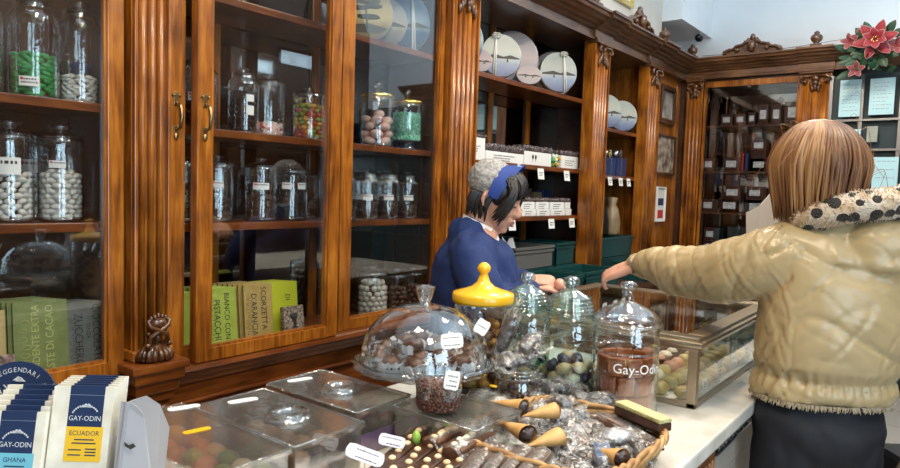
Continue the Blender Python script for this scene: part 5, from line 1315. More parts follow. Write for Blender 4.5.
# wicker basket
BC = Vector((-.625, 1.215, .9005)); ba = R(0)
bk_ = thing('wicker_basket', BC, 'oval wicker basket with a braided rim, heaped with wrapped sweets', 'basket', None, ba)
A_, B_ = .172, .19
def bp(a, k, z): e = .55; c, s = math.cos(a), math.sin(a); return (A_*k*math.copysign(abs(c)**e, c), B_*k*math.copysign(abs(s)**e, s), z)
b = MB(); n = 64
for lv in range(6):
    z = .006+.009*lv; k = .86+.022*lv
    b.tube([bp(2*PI*i/n, k+.012*math.sin(PI*i+PI*lv), z) for i in range(n+1)], .0052, 6, False)
b.build('woven_side', m_straw, bk_, False)
b = MB()
for ph in (0, 2.1, 4.2): b.tube([(lambda q: (q[0], q[1], q[2]))(bp(2*PI*i/120, 1.0+.02*math.cos(i*.75+ph), .060+.008*math.sin(i*.75+ph))) for i in range(121)], .0058, 6, False)
b.build('braided_rim', m_straw, bk_, False)
b = MB()
for i in range(32): a = 2*PI*i/32; b.tube([bp(a, .87, .0), bp(a, .95, .03), bp(a, 1.0, .062)], .004, 5)
b.build('stakes', m_straw, bk_, False)
b = MB(); b.prism([bp(2*PI*i/40, .86, 0)[:2] for i in range(40)], 'z', .0, .006); b.build('bottom', m_straw, bk_, False)
b = MB(); b.surf(lambda u, v: (BC.x+A_*.80*(2*u-1), BC.y+B_*.80*(2*v-1), .925+.015*noise.noise(Vector((u*7, v*9, 2)))), 20, 20); tag(b.build('paper_lining', m_paper), 'crumpled white paper lining the wicker basket', 'paper')
items = [(530, 395, .965, .085, .05, .04, .3), (556, 384, .965, .08, .055, .045, 1.2), (580, 392, .955, .07, .05, .04, 2.2), (545, 378, .96, .06, .05, .04, .0), (568, 415, .955, .085, .05, .045, .9), (592, 402, .95, .07, .05, .04, 1.7), (510, 408, .95, .06, .045, .035, 2.5), (585, 425, .95, .07, .05, .04, .2), (606, 396, .95, .06, .045, .035, 1.0), (562, 400, .975, .06, .045, .04, 2.9), (600, 385, .94, .06, .045, .035, .5), (535, 412, .955, .06, .04, .035, 1.9), (490, 425, .955, .06, .045, .035, .2)]
pos = ['at the back left', 'at the very back', 'back centre', 'behind the small jar', 'in the centre', 'right of centre', 'near the orange cones', 'front of centre', 'behind the pistachio bar', 'topmost', 'at the foot of the lettered jar', 'beside the cones', 'leftmost, by the nut slabs']
for k, (px, py, z, L, w, h, rz) in enumerate(items):
    if k > 99: break
    p = onZ(px, py, z); wrapped('wrapped_chocolate', (p.x, p.y, z-.01), L, w, h, m_bk, 'dark chocolate in crumpled cellophane in the basket, '+pos[k], GWB, rot=(.2*math.sin(k), .2*math.cos(k*2), rz), seed=50+k)
rr = random.Random(77); mx_ = [m_bk, m_milk, pbr('grey_wrapped', (.22, .20, .20), .4, col2=(.4, .38, .37), scale=40), m_bk]
for k in range(34):
    x = BC.x+rr.uniform(-.15, .14); y = BC.y+rr.uniform(-.16, .15); inn = True
    wrapped('wrapped_chocolate', (x, y, .928+.012*rr.random()), rr.uniform(.05, .08), rr.uniform(.032, .046), .032, mx_[k % 4], 'small dark sweet in crumpled cellophane, in the under layer of the basket', 'under layer of wrapped sweets in the basket', rot=(rr.uniform(-.3, .3), rr.uniform(-.3, .3), rr.random()*3), seed=150+k)
for k in range(18):
    p = onZ(rr.uniform(505, 600), rr.uniform(388, 408), .93)
    wrapped('wrapped_chocolate', (p.x, p.y, .921), rr.uniform(.05, .07), rr.uniform(.034, .046), .034, mx_[k % 4], 'small dark sweet in crumpled cellophane, heaped between the jars and the basket', 'wrapped sweets between the jars and the basket', rot=(rr.uniform(-.2, .2), rr.uniform(-.2, .2), rr.random()*3), seed=250+k)
GSK = 'thin wrapped chocolate sticks in the basket'
for k in range(9):
    p = onZ(596+6*k, 408+3.6*k+(k % 2)*2, .955); t = thing('chocolate_stick', (p.x, p.y, .945+.004*(k % 3)), 'thin brown chocolate stick in clear film, in the bundle beside the pistachio bar', 'chocolate stick', GSK); t.rotation_euler = (0, 0, R(150)+.05*math.sin(k*3))
    b = MB(); b.box(-.06, -.006, -.005, .06, .006, .005, .002); b.build('stick', [m_milk, pbr('rosy_stick', (.35, .16, .11), .5)][k % 2], t, False)
    b = MB(); b.surf(lambda u, v: (-.075+.15*u, (v-.5)*.024, .007+.004*noise.noise(Vector((u*12, v*3, k)))), 12, 3); b.build('clear_wrapper', m_film, t, False, fix=False)
a = onZ(622, 402, .99); c = onZ(664, 422, .985); d = c-a
t = thing('pistachio_bar', ((a.x+c.x)/2, (a.y+c.y)/2, .965), 'long chocolate bar topped with pale green pistachio, on the basket rim', 'chocolate bar'); t.rotation_euler = (0, 0, math.atan2(d.y, d.x)); L = d.length*1.08
b = MB(); b.box(-L/2, -.018, 0, L/2, .018, .018, .003); b.build('chocolate', m_choc, t, False)
b = MB(); b.box(-L/2, -.018, .0182, L/2, .018, .028, .003); b.build('pistachio_top', pbr('pistachio', (.42, .40, .16), .6, col2=(.60, .55, .30), scale=130, bmp=.5), t, False)
GK = 'small orange paper cones of sweets'
for k, (px0, py0, px1, py1, z) in enumerate(((489, 402, 524, 412, .975), (523, 416, 556, 414, .975), (500, 422, 528, 440, .97), (528, 446, 560, 440, .965), (596, 450, 622, 462, .96))):
    a = onZ(px0, py0, z); c = onZ(px1, py1, z); d = c-a; L = d.length
    t = thing('paper_cone', (a.x, a.y, z), 'small orange paper cone, '+['farthest back, its mouth to the right', 'second from the back', 'in front of the farthest one', 'low, beside the dusty bars', 'at the basket front edge'][k], 'paper cone', GK)
    t.rotation_euler = (0, -.1, math.atan2(d.y, d.x))
    b = MB(); b.shell([(.001, 0), (.011, L*.35), (.020, L*.75), (.024, L)], 20); 
    b.v = [(p[2], p[1]*.9, p[0]*.75) for p in b.v]; b.build('cone', m_kraft, t, False, fix=False)
    b = MB(); b.ell((L*.95, 0, 0), (.014, .018, .014), 10, 8, nz=.4); b.build('sweets', m_bk if k != 1 else m_cin, t, False)
p = onZ(603, 450, .965); wrapped('wrapped_sweet', (p.x, p.y, .955), .075, .032, .022, pbr('blue_wrap', (.03, .06, .18), .3, col2=(.2, .25, .35), scale=60), 'blue and white wrapped sweet near the basket front', None, rot=(0, 0, R(120)), seed=90, box=True)
p = onZ(617, 432, .965); wrapped('wrapped_sweet', (p.x, p.y, .955), .07, .05, .03, pbr('silver_sweet', (.4, .42, .46), .25, .4, bmp=.6, col2=(.7, .72, .76), scale=40), 'silvery crumpled sweet at the right of the basket', None, rot=(0, 0, R(60)), seed=91)
# white wrapped packets left of the basket
for k, (px, py) in enumerate(((487, 392), (500, 398), (474, 400))):
    p = onZ(px, py, .965); wrapped('clear_packet', (p.x, p.y, .945), .085, .06, .045, pbr('pale_sweet', (.62, .58, .5), .5, col2=(.75, .72, .66), scale=30), ['crinkled clear packet with a yellow seal behind the bowl', 'crinkled clear packet beside the small jar', 'crinkled clear packet just right of the bowl'][k], 'crinkled clear packets by the bowl', rot=(0, .1, .4+k), seed=70+k, ends=False)
b = MB(); b.ell((0, 0, 0), (.012, .008, .003), 10, 6); o = b.build('seal', m_yellow); p = onZ(493, 386, .993); o.location = p; tag(o, 'round yellow seal on the crinkled clear packet', 'seal')
# ---------------------------------------------------------------- carton of chocolate bars, front left
D0 = .86; S = D0/FPX; F0 = Vector((-math.sin(YAW), math.cos(YAW), 0)); ORG = onD(80, 468, D0)
zl = (Vector((0, 0, 1))*.975+F0*.22).normalized(); yl = R0.cross(zl).normalized()   # yl points away from the viewer or towards
NT = -(zl.cross(R0)); NT = NT if NT.dot(F0) < 0 else -NT
def cf(px, py, n_=0.0): return ORG+R0*((px-80)*S)+zl*((468-py)*S)+NT*n_
dsp = thing('bar_display', (ORG.x, ORG.y, .9005), 'grey and white display carton with a round navy header holding chocolate bars', 'display carton')
cm_ = pbr('carton_board', (.27, .27, .29), .5, col2=(.33, .33, .35), scale=4)
m_nv = pbr('navy_print', (.012, .03, .09), .5); m_cy = pbr('cyan_print', (.16, .48, .6), .5); m_yl = pbr('yellow_print', (.82, .50, .03), .5); m_cream = pbr('cream_pattern_paper', (.68, .64, .52), .55, col2=(.82, .79, .70), scale=26); m_lt = pbr('pale_print', (.62, .66, .68), .5)
b = MB()
def quad(mb, pts, n0, n1):
    q = [cf(x, y, n0) for x, y in pts]+[cf(x, y, n1) for x, y in pts]; n = len(pts)
    mb.add(q, [tuple(range(n-1, -1, -1)), tuple(range(n, 2*n))]+[(i, (i+1) % n, n+(i+1) % n, n+i) for i in range(n)])
arc = lambda cx, cy, r, a0, a1, n=12: [(cx+r*math.cos(R(a0+(a1-a0)*i/n)), cy-r*math.sin(R(a0+(a1-a0)*i/n))) for i in range(n+1)]
quad(b, [(-60, 560), (-60, 480), (122, 480), (122, 560)], .02, .022); quad(b, [(-60, 560), (-60, 440), (122, 440), (122, 560)], -.13, -.128)
# right flap: runs back along the depth
fl = [(cf(122, 560, .022)), (cf(124, 402, .015)), (cf(126, 400, .0)), (cf(128, 398, -.03)), (cf(128, 410, -.075)), (cf(124, 440, -.13)), (cf(122, 560, -.13))]
b.add([p for p in fl]+[p+R0*.002 for p in fl], [tuple(range(6, -1, -1)), tuple(range(7, 14))]+[(i, (i+1) % 7, 7+(i+1) % 7, 7+i) for i in range(7)])
b.build('carton', cm_, dsp)
b = MB(); fl2 = [cf(118, 500, .012), cf(118, 401, .012)]+[cf(118+17*math.sin(PI/2*i/8)+i*.6, 401+17*(1-math.cos(PI/2*i/8)), .012-.0012*i) for i in range(1, 9)]+[cf(150, 470, -.004), cf(154, 500, -.004)]; nf = len(fl2)
b.add(fl2+[p-NT*.002 for p in fl2], [tuple(range(nf)), tuple(range(2*nf-1, nf-1, -1))]+[(i, (i+1) % nf, nf+(i+1) % nf, nf+i) for i in range(nf)]); fo = b.build('flap', cm_, dsp)
b = MB(); quad(b, [(126, 440), (131, 443), (135, 441), (138, 444), (133, 447), (127, 444)], .0125, .013); b.build('print', m_ink, fo)
b = MB(); quad(b, arc(-52, 420, 50, 0, 180), -.125, -.122)
hd = b.build('header', m_nv, dsp)
b = MB()
def ctext(mb, s, px, py, size, n_, rot=0, sx=1): mb.text(s, size*S, TX(cf(px, py, n_), R0*math.cos(rot)+zl*math.sin(rot), zl*math.cos(rot)-R0*math.sin(rot)), 0, sx)
w_ = 'LE LEGGENDARIE'
for i, ch in enumerate('LEGGENDARI ·'):
    a = R(130-8.3*i); ctext(b, ch, -52+40*math.cos(a), 420-40*math.sin(a), 7.5, -.121, a-PI/2)
ctext(b, 'GAY-ODIN', -50, 402, 15, -.121, .05, 1.15)
quad(b, [(-52, 387), (-46, 392), (-58, 392)], -.1215, -.121); quad(b, [(-49, 388), (-43, 393), (-55, 393)], -.1215, -.121)
b.build('lettering', m_lt, hd)
def cbar(ox, oy, n_, label, group, col, word, front):
    # ox, oy: offset in pixels of the top left corner
    c0 = cf(ox+30, oy+110, n_-.005)
    t = thing('chocolate_bar', c0, label, 'chocolate bar', group)
    b = MB(); quad(b, [(ox, oy+150), (ox, oy+1), (ox+61, oy), (ox+61, oy+150)], n_-.008, n_); b.build('wrapper', m_cream, t)
    b = MB(); quad(b, [(ox+17, oy+40), (ox+17, oy+9), (ox+52, oy+9), (ox+52, oy+40)], n_+.0002, n_+.0006)
    quad(b, [(ox+17, oy+8.6), (ox+17, oy-.2), (ox+52, oy-.6), (ox+52, oy+8.6)], n_-.0084, n_+.0006); b.build('navy_panel', m_nv, t)
    if front:
        b = MB(); quad(b, [(ox+17, oy+74), (ox+17, oy+40), (ox+54, oy+40), (ox+54, oy+74)], n_+.0002, n_+.0006); b.build('coloured_panel', col, t)
        b = MB(); ctext(b, 'GAY-ODIN', ox+34.5, oy+32, 7.0, n_+.0009, 0, .95)
        for s in range(2): quad(b, [(ox+34+3*s, oy+17), (ox+39+3*s, oy+21), (ox+29+3*s, oy+21)], n_+.0006, n_+.0009)
        for q in range(13): a = R(155-10*q); quad(b, [(ox+34.5+14*math.cos(a)+dx, oy+31-12*math.sin(a)+dy) for dx, dy in ((-.7, -.7), (-.7, .9), (.7, .9), (.7, -.7))], n_+.0006, n_+.0009)
        b.build('lettering', m_lt, t)
        b = MB(); ctext(b, word, ox+35.5, oy+46.5, 6.4, n_+.0009, 0, 1.0)
        for q, (x0, x1, y) in enumerate(((26, 46, 52), (24, 48, 55.5), (21, 34, 62), (21, 34, 67), (38, 49, 61), (38, 49, 64), (38, 49, 67))): quad(b, [(ox+x0, oy+y+1.2), (ox+x0, oy+y), (ox+x1, oy+y), (ox+x1, oy+y+1.2)], n_+.0006, n_+.0008)
        b.build('print', m_nv, t)
for k in range(6): cbar(45-2.4*k, 388-1.5*k, .0-.0125*k, 'cream chocolate bar with a navy and '+('yellow label, front of its stack' if k == 0 else 'yellow label, stacked behind the front one'), 'yellow-labelled bars in the carton', m_yl, 'ECUADOR', k == 0)
for k in range(6): cbar(-16-2.4*k, 414-4.5*k, .012-.0125*k, 'cream chocolate bar with a navy and '+('blue label, front of its stack' if k == 0 else 'blue label, stacked behind the front one'), 'blue-labelled bars in the carton', m_cy, 'GHANA', k == 0)
# ---------------------------------------------------------------- people
def organic(name, mb, mat, parent, voxel=.009, smooth=6, disp=None, label=None):
    me = bpy.data.meshes.new(name); me.from_pydata([tuple(p) for p in mb.v], [], mb.f)
    o = bpy.data.objects.new(name, me); C.objects.link(o)
    md = o.modifiers.new('r', 'REMESH'); md.mode = 'VOXEL'; md.voxel_size = voxel
    if smooth: s = o.modifiers.new('s', 'SMOOTH'); s.iterations = smooth; s.factor = .5
    bpy.context.view_layer.update()
    m2 = bpy.data.meshes.new_from_object(o.evaluated_get(bpy.context.evaluated_depsgraph_get()))
    o.modifiers.clear(); o.data = m2; m2.name = name
    if disp:
        for v in m2.vertices: v.co += v.normal*disp(v.co)
    m2.polygons.foreach_set('use_smooth', [True]*len(m2.polygons)); m2.materials.clear(); m2.materials.append(mat); m2.update()
    if parent is not None: o.parent = parent
    if label: o['label'] = label
    return o
def limb(mb, pts, rs, n=14, sub=4):
    # smooth tapering limb through the joints (Catmull-Rom)
    P = [Vector(p) for p in pts]; out = []; rr = []
    for i in range(len(P)-1):
        p0 = P[max(0, i-1)]; p1 = P[i]; p2 = P[i+1]; p3 = P[min(len(P)-1, i+2)]
        for k in range(sub):
            t = k/sub; out.append(.5*((2*p1)+(p2-p0)*t+(2*p0-5*p1+4*p2-p3)*t*t+(3*p1-p0-3*p2+p3)*t**3)); rr.append(rs[i]*(1-t)+rs[i+1]*t)
    out.append(P[-1]); rr.append(rs[-1]); mb.tube(out, rr, n)
    mb.ell(out[0], rr[0]*.98, 12, 8); mb.ell(out[-1], rr[-1]*.98, 12, 8)
def hand(mb, wrist, d, up, side=1, k=1.0, curl=(.5, .6, .7, .8), point=False):
    """palm and five unequal bent fingers; d = wrist to knuckles, up = back of the hand"""
    w = Vector(wrist); d = Vector(d).normalized(); u = Vector(up); u = (u-d*u.dot(d)).normalized(); s = d.cross(u)*side
    for j in range(4):
        a = (j-1.5)*.020*k
        limb(mb, [w+s*a*.55, w+d*.045*k+s*a*.9, w+d*.085*k+s*a], [.015*k, .014*k, .0115*k], 8, 3)
        L = (.066, .075, .070, .055)[j]*k; c = curl[j]; p = w+d*.085*k+s*a; r = (.0095, .0097, .0092, .0082)[j]*k; pts = [p]; ang = .25*c
        for seg in (.45, .32, .23):
            dd = d*math.cos(ang)-u*math.sin(ang)+s*(j-1.5)*.06; p = p+dd*L*seg; pts.append(p.copy()); ang += c
        limb(mb, pts, [r, r*.95, r*.88, r*.75], 8, 3)
    mb.ell(w+d*.045*k, .020*k, 10, 8)
    b0 = w+d*.02*k-s*.02*k; limb(mb, [b0, b0+d*.03*k-s*.022*k-u*.01*k, b0+d*.058*k-s*.026*k-u*.024*k, b0+d*.078*k-s*.018*k-u*.034*k], [.014*k, .0125*k, .011*k, .008*k], 8, 3)
def head(mb, T, face=True):
    old = mb.T; mb.T = T
    mb.ell((-.012, 0, .03), (.098, .077, .10), 20, 14); mb.ell((.032, 0, -.015), (.062, .062, .085), 18, 12); mb.ell((.04, 0, -.07), (.048, .046, .036), 14, 10)
    mb.ell((.074, 0, -.098), (.02, .022, .016), 10, 8); mb.ell((.078, 0, .03), (.02, .05, .018), 12, 8)
    mb.tube([(.085, 0, .022), (.100, 0, -.002), (.116, 0, -.024)], [.007, .010, .013], 10); mb.ell((.106, 0, -.03), (.016, .017, .011), 10, 8)
    for s in (-1, 1):
        mb.ell((.062, s*.036, -.028), (.03, .026, .028), 10, 8)
        limb(mb, [(-.012, s*.072, .012), (-.022, s*.084, .010), (-.024, s*.086, -.012), (-.014, s*.080, -.032)], [.008, .009, .008, .006], 8, 3)
    mb.ell((.092, 0, -.056), (.014, .024, .0075), 12, 8); mb.ell((.089, 0, -.070), (.013, .021, .0085), 12, 8)
    mb.T = old
def face_bits(parent, T, hairm):
    for s in (-1, 1):
        b = MB(); b.T = T; b.ell((.083, s*.031, .008), (.011, .015, .010), 12, 8); b.build('eyelid', m_skin, parent, False)
        b = MB(); b.T = T; b.tube([(.0935, s*.018, .003), (.096, s*.030, .0), (.088, s*.046, .002)], .002, 5); b.build('eyelash', m_bhair, parent, False)
        b = MB(); b.T = T; b.tube([(.098, s*.014, .032), (.100, s*.032, .037), (.088, s*.050, .032)], [.003, .0035, .002], 6); b.build('eyebrow', m_bhair, parent, False)
    b = MB(); b.T = T; b.ell((.100, 0, -.058), (.008, .021, .004), 12, 6); b.ell((.097, 0, -.069), (.008, .018, .005), 12, 6); b.build('lips', pbr('lips', (.42, .12, .10), .45), parent, False)
def RY(a): return Matrix.Rotation(a, 4, 'Y')
# --- shop assistant behind the counter
DA = 2.58; A0 = onD(483, 300, DA)
ag = thing('person', (A0.x, A0.y, 0), 'shop assistant in a royal blue smock and grey-and-blue cap, head bent', 'person', None, YAW)
HT = Matrix.Translation((.030, 0, 1.425)) @ Matrix.Rotation(R(-16), 4, 'Z') @ RY(R(20))
b = MB(); head(b, HT)
limb(b, [(.0, 0, 1.40), (-.03, 0, 1.33), (-.045, 0, 1.26)], [.05, .052, .06])
limb(b, [(-.04, 0, 1.25), (-.03, 0, 1.1), (-.02, 0, .9)], [.10, .13, .13])
for s in (-1, 1):
    limb(b, [(-.045, s*.10, 1.24), (-.04, s*.165, 1.21), (.0, s*.21, 1.04), (.14, s*.15, 1.085)], [.05, .05, .04, .030]); limb(b, [(.13, s*.15, 1.08), (.17, s*.145, 1.09)], [.028, .024])
    limb(b, [(-.02, s*.08, .9), (-.02, s*.09, .5), (-.03, s*.09, .09)], [.09, .06, .04]); b.ell((.02, s*.09, .04), (.12, .045, .04), 12, 8)
    hand(b, (.17, s*.145, 1.09), (.9, -s*.25, .12), (.0, -s*.5, 1), s, .92, (.6, .65, .7, .75))
organic('body', b, m_skin, ag, .0065, 2)
face_bits(ag, HT, m_bhair)
def fold(p, a=.010, f=9):
    n1 = noise.noise(Vector((p.x*f+p.z*f*.7, p.y*f, p.z*f*.45-p.x*f*.3))); n2 = noise.noise(Vector((p.x*f*2+p.z*f, p.y*f*2, p.z*f)))
    return a*min(1, abs(n1)*2.6)+a*.45*min(1, abs(n2)*2.2)-a*.6
b = MB()
limb(b, [(-.055, 0, 1.262), (-.045, 0, 1.20), (-.03, 0, 1.08), (-.02, 0, .9), (-.02, 0, .6)], [.10, .155, .175, .18, .19], 20)
for s in (-1, 1):
    b.ell((-.05, s*.10, 1.235), (.085, .10, .07), 14, 10)
    limb(b, [(-.05, s*.14, 1.21), (-.01, s*.215, 1.09), (.03, s*.21, 1.045), (.165, s*.15, 1.09)], [.080, .075, .068, .047])
organic('smock', b, m_blue, ag, .011, 4, lambda p: fold(p, .009, 8))
b = MB()
def collar(u, v):
    a = 2*PI*u; fr = max(0, math.cos(a)); return (-.025+(.062+.022*v)*math.cos(a)+.035*v*fr, (.060+.028*v)*math.sin(a), 1.335-.055*v-.075*v*fr-.01*math.cos(a)+.018*(1-v)*(-math.cos(a)))
b.surf(collar, 36, 5); o = b.build('collar', m_white, ag, False, fix=False)
b = MB(); b.T = HT; b.ell((-.036, 0, .058), (.092, .087, .085), 26, 18)
b.ring((-.03, 0, .0), .0, .0) if 0 else None
def capf(p): return .003*noise.noise(Vector((p.x*60, p.y*60, p.z*60)))+.004*noise.noise(Vector((p.x*18, p.y*18, p.z*18)))
organic('cap_net', b, m_net, ag, .006, 2, capf)
b = MB(); b.T = HT
def band(u, v):
    t = R(-100+200*u); pk = max(0, math.cos(t))**5; return (-.012+.066*v*(.55+.45*math.cos(t/1.2))+.010*pk, (.092-.006*v)*math.sin(t), .028+(.108-.006*v)*math.cos(t)+.030*pk*v)
b.surf(band, 40, 8); b2 = MB(); b2.T = HT
b.surf(lambda u, v: tuple(Vector(band(u, 1-v*.6))*1.0+Vector((0, 0, -.004))), 40, 6)
bd_ = b.build('cap_band', pbr('bright_blue_cloth', (.012, .045, .24), .7), ag, False, fix=False)
b = MB(); b.T = HT; p = Vector(band(.42, .75))
for k in range(5): a = k*2*PI/5; b.tube([p+Vector((0, 0, .004)), p+Vector((.010*math.cos(a), .003, .004+.010*math.sin(a)))], [.002, .001], 5)
b.build('star_badge', m_white, bd_, False)
b = MB(); b.T = HT; rr = random.Random(12)
b.ell((.012, 0, .035), (.083, .079, .088), 20, 14)
for i in range(150):
    s = 1 if i % 2 else -1; u = rr.random()
    t = rr.uniform(.0, 1); x0 = .035+.02*rr.random(); yy = s*(.015+.062*t); z0 = .125-.05*t*t
    fr = rr.random()
    if t < .55: pts = [(x0, yy, z0), (x0+.038, yy*1.1, z0-.028), (x0+.052-.01*t, yy*1.25, z0-.068-.02*fr)]
    else: pts = [(x0, yy, z0), (x0+.030, s*.076, z0-.045), (x0+.022*fr+.012, s*.082, z0-.10), (x0+.03*fr-.01, s*.076, z0-.145-.02*fr)]
    limb(b, pts, [.007]*(len(pts)-1)+[.0015], 5, 3)
for i in range(60):
    s = 1 if i % 2 else -1; x0 = -.075+.08*rr.random(); limb(b, [(x0, s*.07, .01), (x0-.005, s*.074, -.03), (x0+.01*rr.random(), s*.068, -.055-.035*rr.random())], [.008, .008, .002], 5, 3)
b.build('hair', m_bhair, ag, False, fix=False)
pk = ag.matrix_world
hp = Vector((A0.x, A0.y, 0))+R0*.265+F0*-.17; b = MB(); b.ell((0, 0, 0), (.022, .016, .02), 12, 8, nz=.2); o = b.build('peach_sweet', pbr('peach_sugar', (.8, .38, .26), .45)); o.location = (hp.x, hp.y, 1.125); tag(o, 'peach-coloured sweet held up by the shop assistant', 'sweet')
# --- customer in front, seen from behind
DC = 1.80; K0 = onD(830, 300, DC)
cu = thing('person', (K0.x, K0.y, 0), 'customer from behind in a beige satin jacket with leopard fur, reaching out', 'person', None, YAW)
HT = Matrix.Translation((-.035, .01, 1.515)) @ Matrix.Rotation(R(108), 4, 'Z') @ RY(R(12))
b = MB(); head(b, HT)
limb(b, [(-.02, -.01, 1.47), (.0, -.015, 1.40), (.01, 0, 1.32)], [.05, .052, .07])
limb(b, [(.01, 0, 1.30), (.0, 0, 1.1), (-.01, 0, .95)], [.10, .11, .09]); b.ell((.01, 0, 1.31), (.16, .07, .07), 14, 10)
WR = Vector((-.405, .385, 1.228))
limb(b, [(-.13, 0, 1.29), (-.24, .13, 1.24), (-.32, .26, 1.222), tuple(WR)], [.06, .05, .044, .026]); limb(b, [tuple(WR), tuple(WR+Vector((-.02, .02, 0)))], [.026, .025])
hand(b, WR+Vector((-.012, .012, -.002)), (-.70, .50, -.38), (-.45, -.2, .85), -1, 1.0, (.35, .6, .7, .8))
limb(b, [(.14, 0, 1.30), (.22, .10, 1.16), (.22, .24, 1.12), (.11, .28, 1.28)], [.055, .05, .04, .026]); hand(b, (.10, .285, 1.285), (-.5, .1, .55), (.4, -.9, .3), 1, .95, (.8, .9, .9, .9))
for s in (-1, 1):
    limb(b, [(-.01+s*.07, 0, .88), (-.01+s*.08, .01, .5), (-.01+s*.085, 0, .09)], [.075, .055, .038]); b.ell((-.01+s*.085, .05, .04), (.042, .12, .04), 12, 8)
organic('body', b, m_skin, cu, .0065, 2)
b = MB()
limb(b, [(-.010, 0, .945), (-.010, 0, .86)], [.112, .12], 20); b.ell((-.012, -.012, .84), (.160, .118, .11), 20, 12)
for s in (-1, 1): limb(b, [(-.012+s*.075, -.005, .86), (-.012+s*.085, .01, .50), (-.01+s*.088, 0, .10)], [.098, .075, .058], 16); b.ell((-.01+s*.088, .05, .045), (.05, .13, .045), 12, 8)
organic('trousers', b, m_pants, cu, .012, 4, lambda p: fold(p, .006, 10))
b = MB()
for s in (-1, 1):
    x0 = -.012+s*.075; b.tube([(x0-.05, -.128, .87), (x0+.05, -.128, .87)], .0018, 5) if 0 else None
# jacket
b = MB()
def slice_(z, rx, ry, cx, cy): return (z, rx, ry, cx, cy)
sl = [(.925, .172, .125, -.010, 0), (.935, .180, .132, -.010, 0), (.955, .182, .135, -.008, 0), (.975, .176, .128, -.006, 0), (.984, .166, .118, -.006, 0), (.995, .172, .125, -.004, 0), (1.02, .183, .138, -.002, -.004), (1.08, .188, .142, .002, -.006), (1.16, .190, .140, .010, -.008), (1.24, .196, .132, .018, -.008), (1.30, .198, .120, .022, -.004), (1.345, .172, .105, .022, 0), (1.385, .120, .09, .018, 0), (1.41, .085, .075, .012, 0)]
n = 36; vs = []; fs = []
for z, rx, ry, cx, cy in sl:
    for i in range(n):
        a = 2*PI*i/n; vs.append((cx+rx*math.copysign(abs(math.cos(a))**.85, math.cos(a)), cy+ry*math.copysign(abs(math.sin(a))**.85, math.sin(a)), z))
for j in range(len(sl)-1):
    for i in range(n): fs.append((j*n+i, j*n+(i+1) % n, (j+1)*n+(i+1) % n, (j+1)*n+i))
fs += [tuple(range(n-1, -1, -1)), tuple((len(sl)-1)*n+i for i in range(n))]
b.add(vs, fs)
limb(b, [(-.10, 0, 1.305), (-.165, .03, 1.285), (-.244, .13, 1.238), (-.318, .25, 1.226), (-.37, .335, 1.230), (-.408, .392, 1.228)], [.094, .094, .089, .080, .060, .042], 20)
limb(b, [(.14, 0, 1.305), (.22, .03, 1.24), (.25, .14, 1.15), (.20, .24, 1.19), (.13, .27, 1.265)], [.095, .09, .08, .07, .045], 16)
b.ell((.13, -.085, 1.345), (.155, .075, .085), 20, 14); b.ell((.10, -.10, 1.30), (.11, .055, .055), 16, 10)
AX = Vector((-.30, .375, -.05)).normalized()
def crease(v, w): return max(0, 1-abs(v)/w)
def satin(p):
    if p.x < -.15:      # sleeve: folds run across the arm, slanting
        t = p.dot(AX); q = Vector((t*15+p.z*9, p.y*2.0, p.z*3-t*2)); q2 = Vector((t*26-p.z*12, p.y*3, p.z*5))
    else:               # back: long slanting folds falling to the waist
        c = p.z*.85+p.x*.5; l = p.x*.85-p.z*.5
        q = Vector((c*9, p.y*3, l*3.2)); q2 = Vector((l*15, c*5+3, p.y*4))
    n1 = noise.noise(q); n2 = noise.noise(q2)
    n3 = noise.noise(q*2.6+Vector((3, 1, 7))); d = -.0060*crease(n1, .16)**1.5-.0035*crease(n2, .12)-.0022*crease(n3, .14)+.007*abs(n1)+.003*n2
    if p.z < 1.06 and p.x > -.2:     # gathers above and below the elastic
        a = math.atan2(p.y, p.x); d += .0035*math.sin(a*34+3*noise.noise(Vector((a*4, p.z*9, 0))))*math.exp(-((p.z-.985)/.03)**2)
    if p.x > -.06 and p.y < -.04:    # edge where the hood meets the back
        zz = 1.262+.20*abs(p.x-.09)**1.1; d -= .006*math.exp(-((p.z-zz)/.012)**2); d += .004*math.exp(-((p.z-zz-.03)/.02)**2)
    return d
organic('jacket', b, m_jacket, cu, .007, 3, satin)
b = MB(); rr = random.Random(5)
for i in range(900):
    a = rr.uniform(0, 2*PI); x = -.010+.172*math.copysign(abs(math.cos(a))**.85, math.cos(a)); y = .125*math.copysign(abs(math.sin(a))**.85, math.sin(a)); L = rr.uniform(.006, .015)
    b.tube([(x, y, .932), (x*1.02+rr.uniform(-.006, .006), y*1.02+rr.uniform(-.006, .006), .930-L)], [.0035, .0006], 3, False)
b.build('fur_hem', m_fringe, cu, False, fix=False)
b = MB(); cp = [WR+Vector((.0, .004, .0))]
for i in range(260):
    a = rr.uniform(0, 2*PI); e = AX.orthogonal().normalized(); f_ = AX.cross(e); q = cp[0]+(e*math.cos(a)+f_*math.sin(a))*.034
    b.tube([q, q+AX*.014+(e*math.cos(a)+f_*math.sin(a))*.003], [.003, .0006], 3, False)
b.build('fur_cuff', m_fringe, cu, False, fix=False)
FP = [(-.065, .07, 1.425), (-.098, .02, 1.415), (-.090, -.045, 1.418), (-.055, -.085, 1.430), (-.01, -.105, 1.442), (.05, -.115, 1.450), (.11, -.11, 1.458), (.17, -.085, 1.462), (.215, -.03, 1.462), (.20, .05, 1.45)]
b = MB(); limb(b, FP, [.032, .039, .042, .041, .040, .040, .041, .040, .036, .030], 14)
fo_ = organic('fur_trim', b, m_fur, cu, .008, 2, lambda p: .006*noise.noise(p*28))
b = MB(); me = fo_.data
